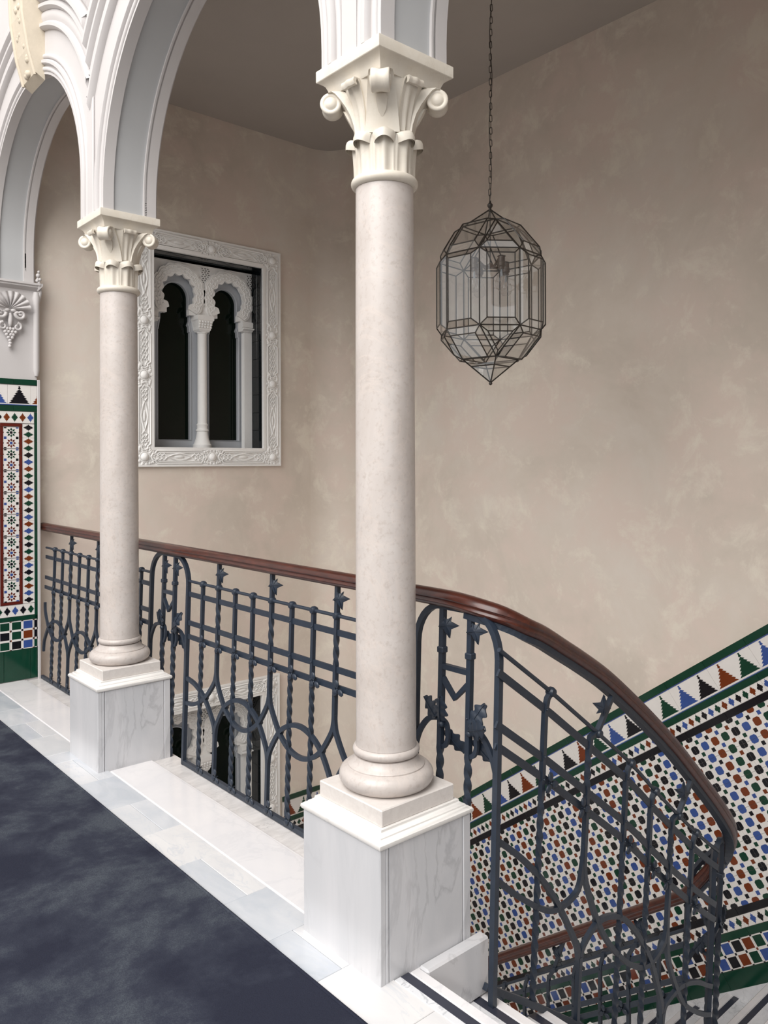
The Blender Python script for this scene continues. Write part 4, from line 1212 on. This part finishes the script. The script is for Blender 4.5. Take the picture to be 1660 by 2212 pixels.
# ------------------------------------------------------------------ pendant lantern
LC = V3((2.85, 2.5, 0))
lt = thing('pendant_lantern', 'large faceted glass lantern with dark leading hung on a chain', 'lantern', (LC.x, LC.y, 1.815))
dcam = (V3((0, 0, 0)) - LC).normalized(); rcam = V3((cos(YAW), -sin(YAW), 0)); rcam = (rcam - dcam * rcam.dot(dcam)).normalized()
def LP(ang, r, z): a = radians(ang); return LC + (dcam * cos(a) + rcam * sin(a)) * r + V3((0, 0, z))
ZU, ZL, ZTR, ZBR, ZT, ZBm = 2.402, 2.058, 2.556, 1.930, 2.640, 1.822
RO = .238
OU = [LP(-11.5 + 45 * k, RO, ZU) for k in range(8)]; OL = [LP(-11.5 + 45 * k, RO, ZL) for k in range(8)]
SU = [LP(11 + 90 * k, .128, ZTR) for k in range(4)]; SL = [LP(11 + 90 * k, .132, ZBR) for k in range(4)]
TOP, BOT = LC + V3((0, 0, ZT)), LC + V3((0, 0, ZBm))
lead = MB()
done = set()
def came(a, b, r=.0034):
    key = tuple(sorted((tuple(round(x, 4) for x in a), tuple(round(x, 4) for x in b))))
    if key in done: return
    done.add(key); lead.tube([a, b], r, 5)
LMID = LC + V3((0, 0, 2.23))
def pane(P):
    m = MB(); m.add(P, [list(range(len(P)))]); m.build('pane', M['glass'], lt)
def facet(P, d=.024, h=.020, simple=False):
    n = len(P); c = sum(P, V3()) / n
    nrm = (P[1] - P[0]).cross(P[2] - P[0]).normalized()
    if nrm.dot(c - LMID) < 0: nrm = -nrm
    for i in range(n): came(P[i], P[(i + 1) % n])
    if simple: pane(P); return
    I = []
    for i in range(n):
        a, b, e = P[i - 1], P[i], P[(i + 1) % n]
        u1, u2 = (a - b).normalized(), (e - b).normalized()
        s_ = u1.cross(u2).length
        I.append(b + (u1 + u2) * (d / max(s_, .2)) + nrm * h)
    pane(I)
    for i in range(n):
        j = (i + 1) % n
        pane([P[i], P[j], I[j], I[i]]); came(I[i], I[j], .0030); came(P[i], I[i], .0030)
for k in range(8): facet([OL[k], OL[(k + 1) % 8], OU[(k + 1) % 8], OU[k]], .028, .027)
for j in range(4):
    facet([OU[2 * j], OU[2 * j + 1], SU[j]], .020, .022); facet([OL[2 * j], OL[2 * j + 1], SL[j]], .020, .022)
    facet([OU[2 * j + 1], OU[(2 * j + 2) % 8], SU[(j + 1) % 4], SU[j]], .022, .026); facet([OL[2 * j + 1], OL[(2 * j + 2) % 8], SL[(j + 1) % 4], SL[j]], .022, .026)
    facet([SU[j], SU[(j + 1) % 4], TOP], simple=True)
    q0, q1 = SL[j].lerp(BOT, .3), SL[(j + 1) % 4].lerp(BOT, .3)
    facet([SL[j], SL[(j + 1) % 4], q1, q0], simple=True); facet([q0, q1, BOT], simple=True)
lead.build('leading', M['lead'], lt, 40)
m = MB().lathe([(0, ZT - .012), (.009, ZT - .010), (.006, ZT + .004), (.013, ZT + .014), (.013, ZT + .022), (.006, ZT + .030), (.004, ZT + .040), (0, ZT + .041)], 12, LC); m.build('top_finial', M['lead'], lt, 40)
m = MB().blob(BOT - V3((0, 0, .004)), .0085, 10, 6); m.build('bottom_finial', M['lead'], lt, 60)
m = MB(); z = ZT + .034; i = 0
while z < ZC - .01:
    cx_ = rcam * (.012 * (z - ZT) / 1.5 + .002 * sin(z * 9)); a = i * pi / 2
    ux = rcam if i % 2 else dcam
    m.tube([LC + cx_ + ux * (.0058 * cos(t_)) + V3((0, 0, z + .017 + (.010 if sin(t_) > 0 else -.010) + .007 * sin(t_))) for t_ in [2 * pi * q / 10 for q in range(10)]], .0017, 5, True)
    z += .029; i += 1
m.tube([LC + rcam * (.012 * (z - ZT) / 1.5 + .006 * sin(z * 14)) + dcam * (.006 * cos(z * 14)) + V3((0, 0, z)) for z in [ZT + .03 + (ZC - ZT - .03) * q / 50 for q in range(51)]], .0018, 5)
m.build('chain', M['lead'], lt, 60)
m = MB().lathe([(0, ZC - .03), (.02, ZC - .026), (.045, ZC - .004), (.045, ZC), (0, ZC)], 18, LC + rcam * .0125); m.build('ceiling_rose', M['brass'], lt, 50)
m = MB().tube([LC + V3((0, 0, ZT)), LC + V3((0, 0, 2.36))], .003, 6); m.build('stem', M['lead'], lt)
m = MB().blob(LC + V3((0, 0, 2.372)), (.016, .016, .014), 10, 6); m.build('hub', M['brass'], lt, 60)
for k in range(4):
    a = 35 + 90 * k
    m = MB().tube([LP(a, .008, 2.368), LP(a, .035, 2.366), LP(a, .06, 2.385), LP(a, .082, 2.402), LP(a, .092, 2.400)], [.007, .007, .006, .0055, .005], 7)
    m.lathe([(.020, .0), (.006, .006), (0, .006)], 14, LP(a, .090, 2.398))
    arm = m.build('lamp_arm', M['brass'], lt, 50)
    m = MB().lathe([(0, 2.398), (.016, 2.396), (.016, 2.372), (.019, 2.370), (.019, 2.352), (.014, 2.348), (.014, 2.338), (0, 2.338)], 16, V3((LP(a, .09, 0).x, LP(a, .09, 0).y, 0))); m.build('socket', M['brass'], arm, 40)
    m = MB().lathe([(.012, 2.340), (.013, 2.325), (.020, 2.305), (.0285, 2.282), (.0295, 2.268), (.026, 2.252), (.016, 2.242), (0, 2.2385)], 18, V3((LP(a, .09, 0).x, LP(a, .09, 0).y, 0))); m.build('bulb', M['bulbglass'], arm, 60)
    c_ = V3((LP(a, .09, 0).x, LP(a, .09, 0).y, 0))
    m = MB()
    for s_ in (-1, 1): m.tube([c_ + rcam * (.003 * s_) + V3((0, 0, 2.335)), c_ + rcam * (.007 * s_) + V3((0, 0, 2.285))], .0008, 4)
    m.tube([c_ + V3((0, 0, 2.34)), c_ + V3((0, 0, 2.305))], .004, 6)
    m.build('filament', M['casement'], arm)
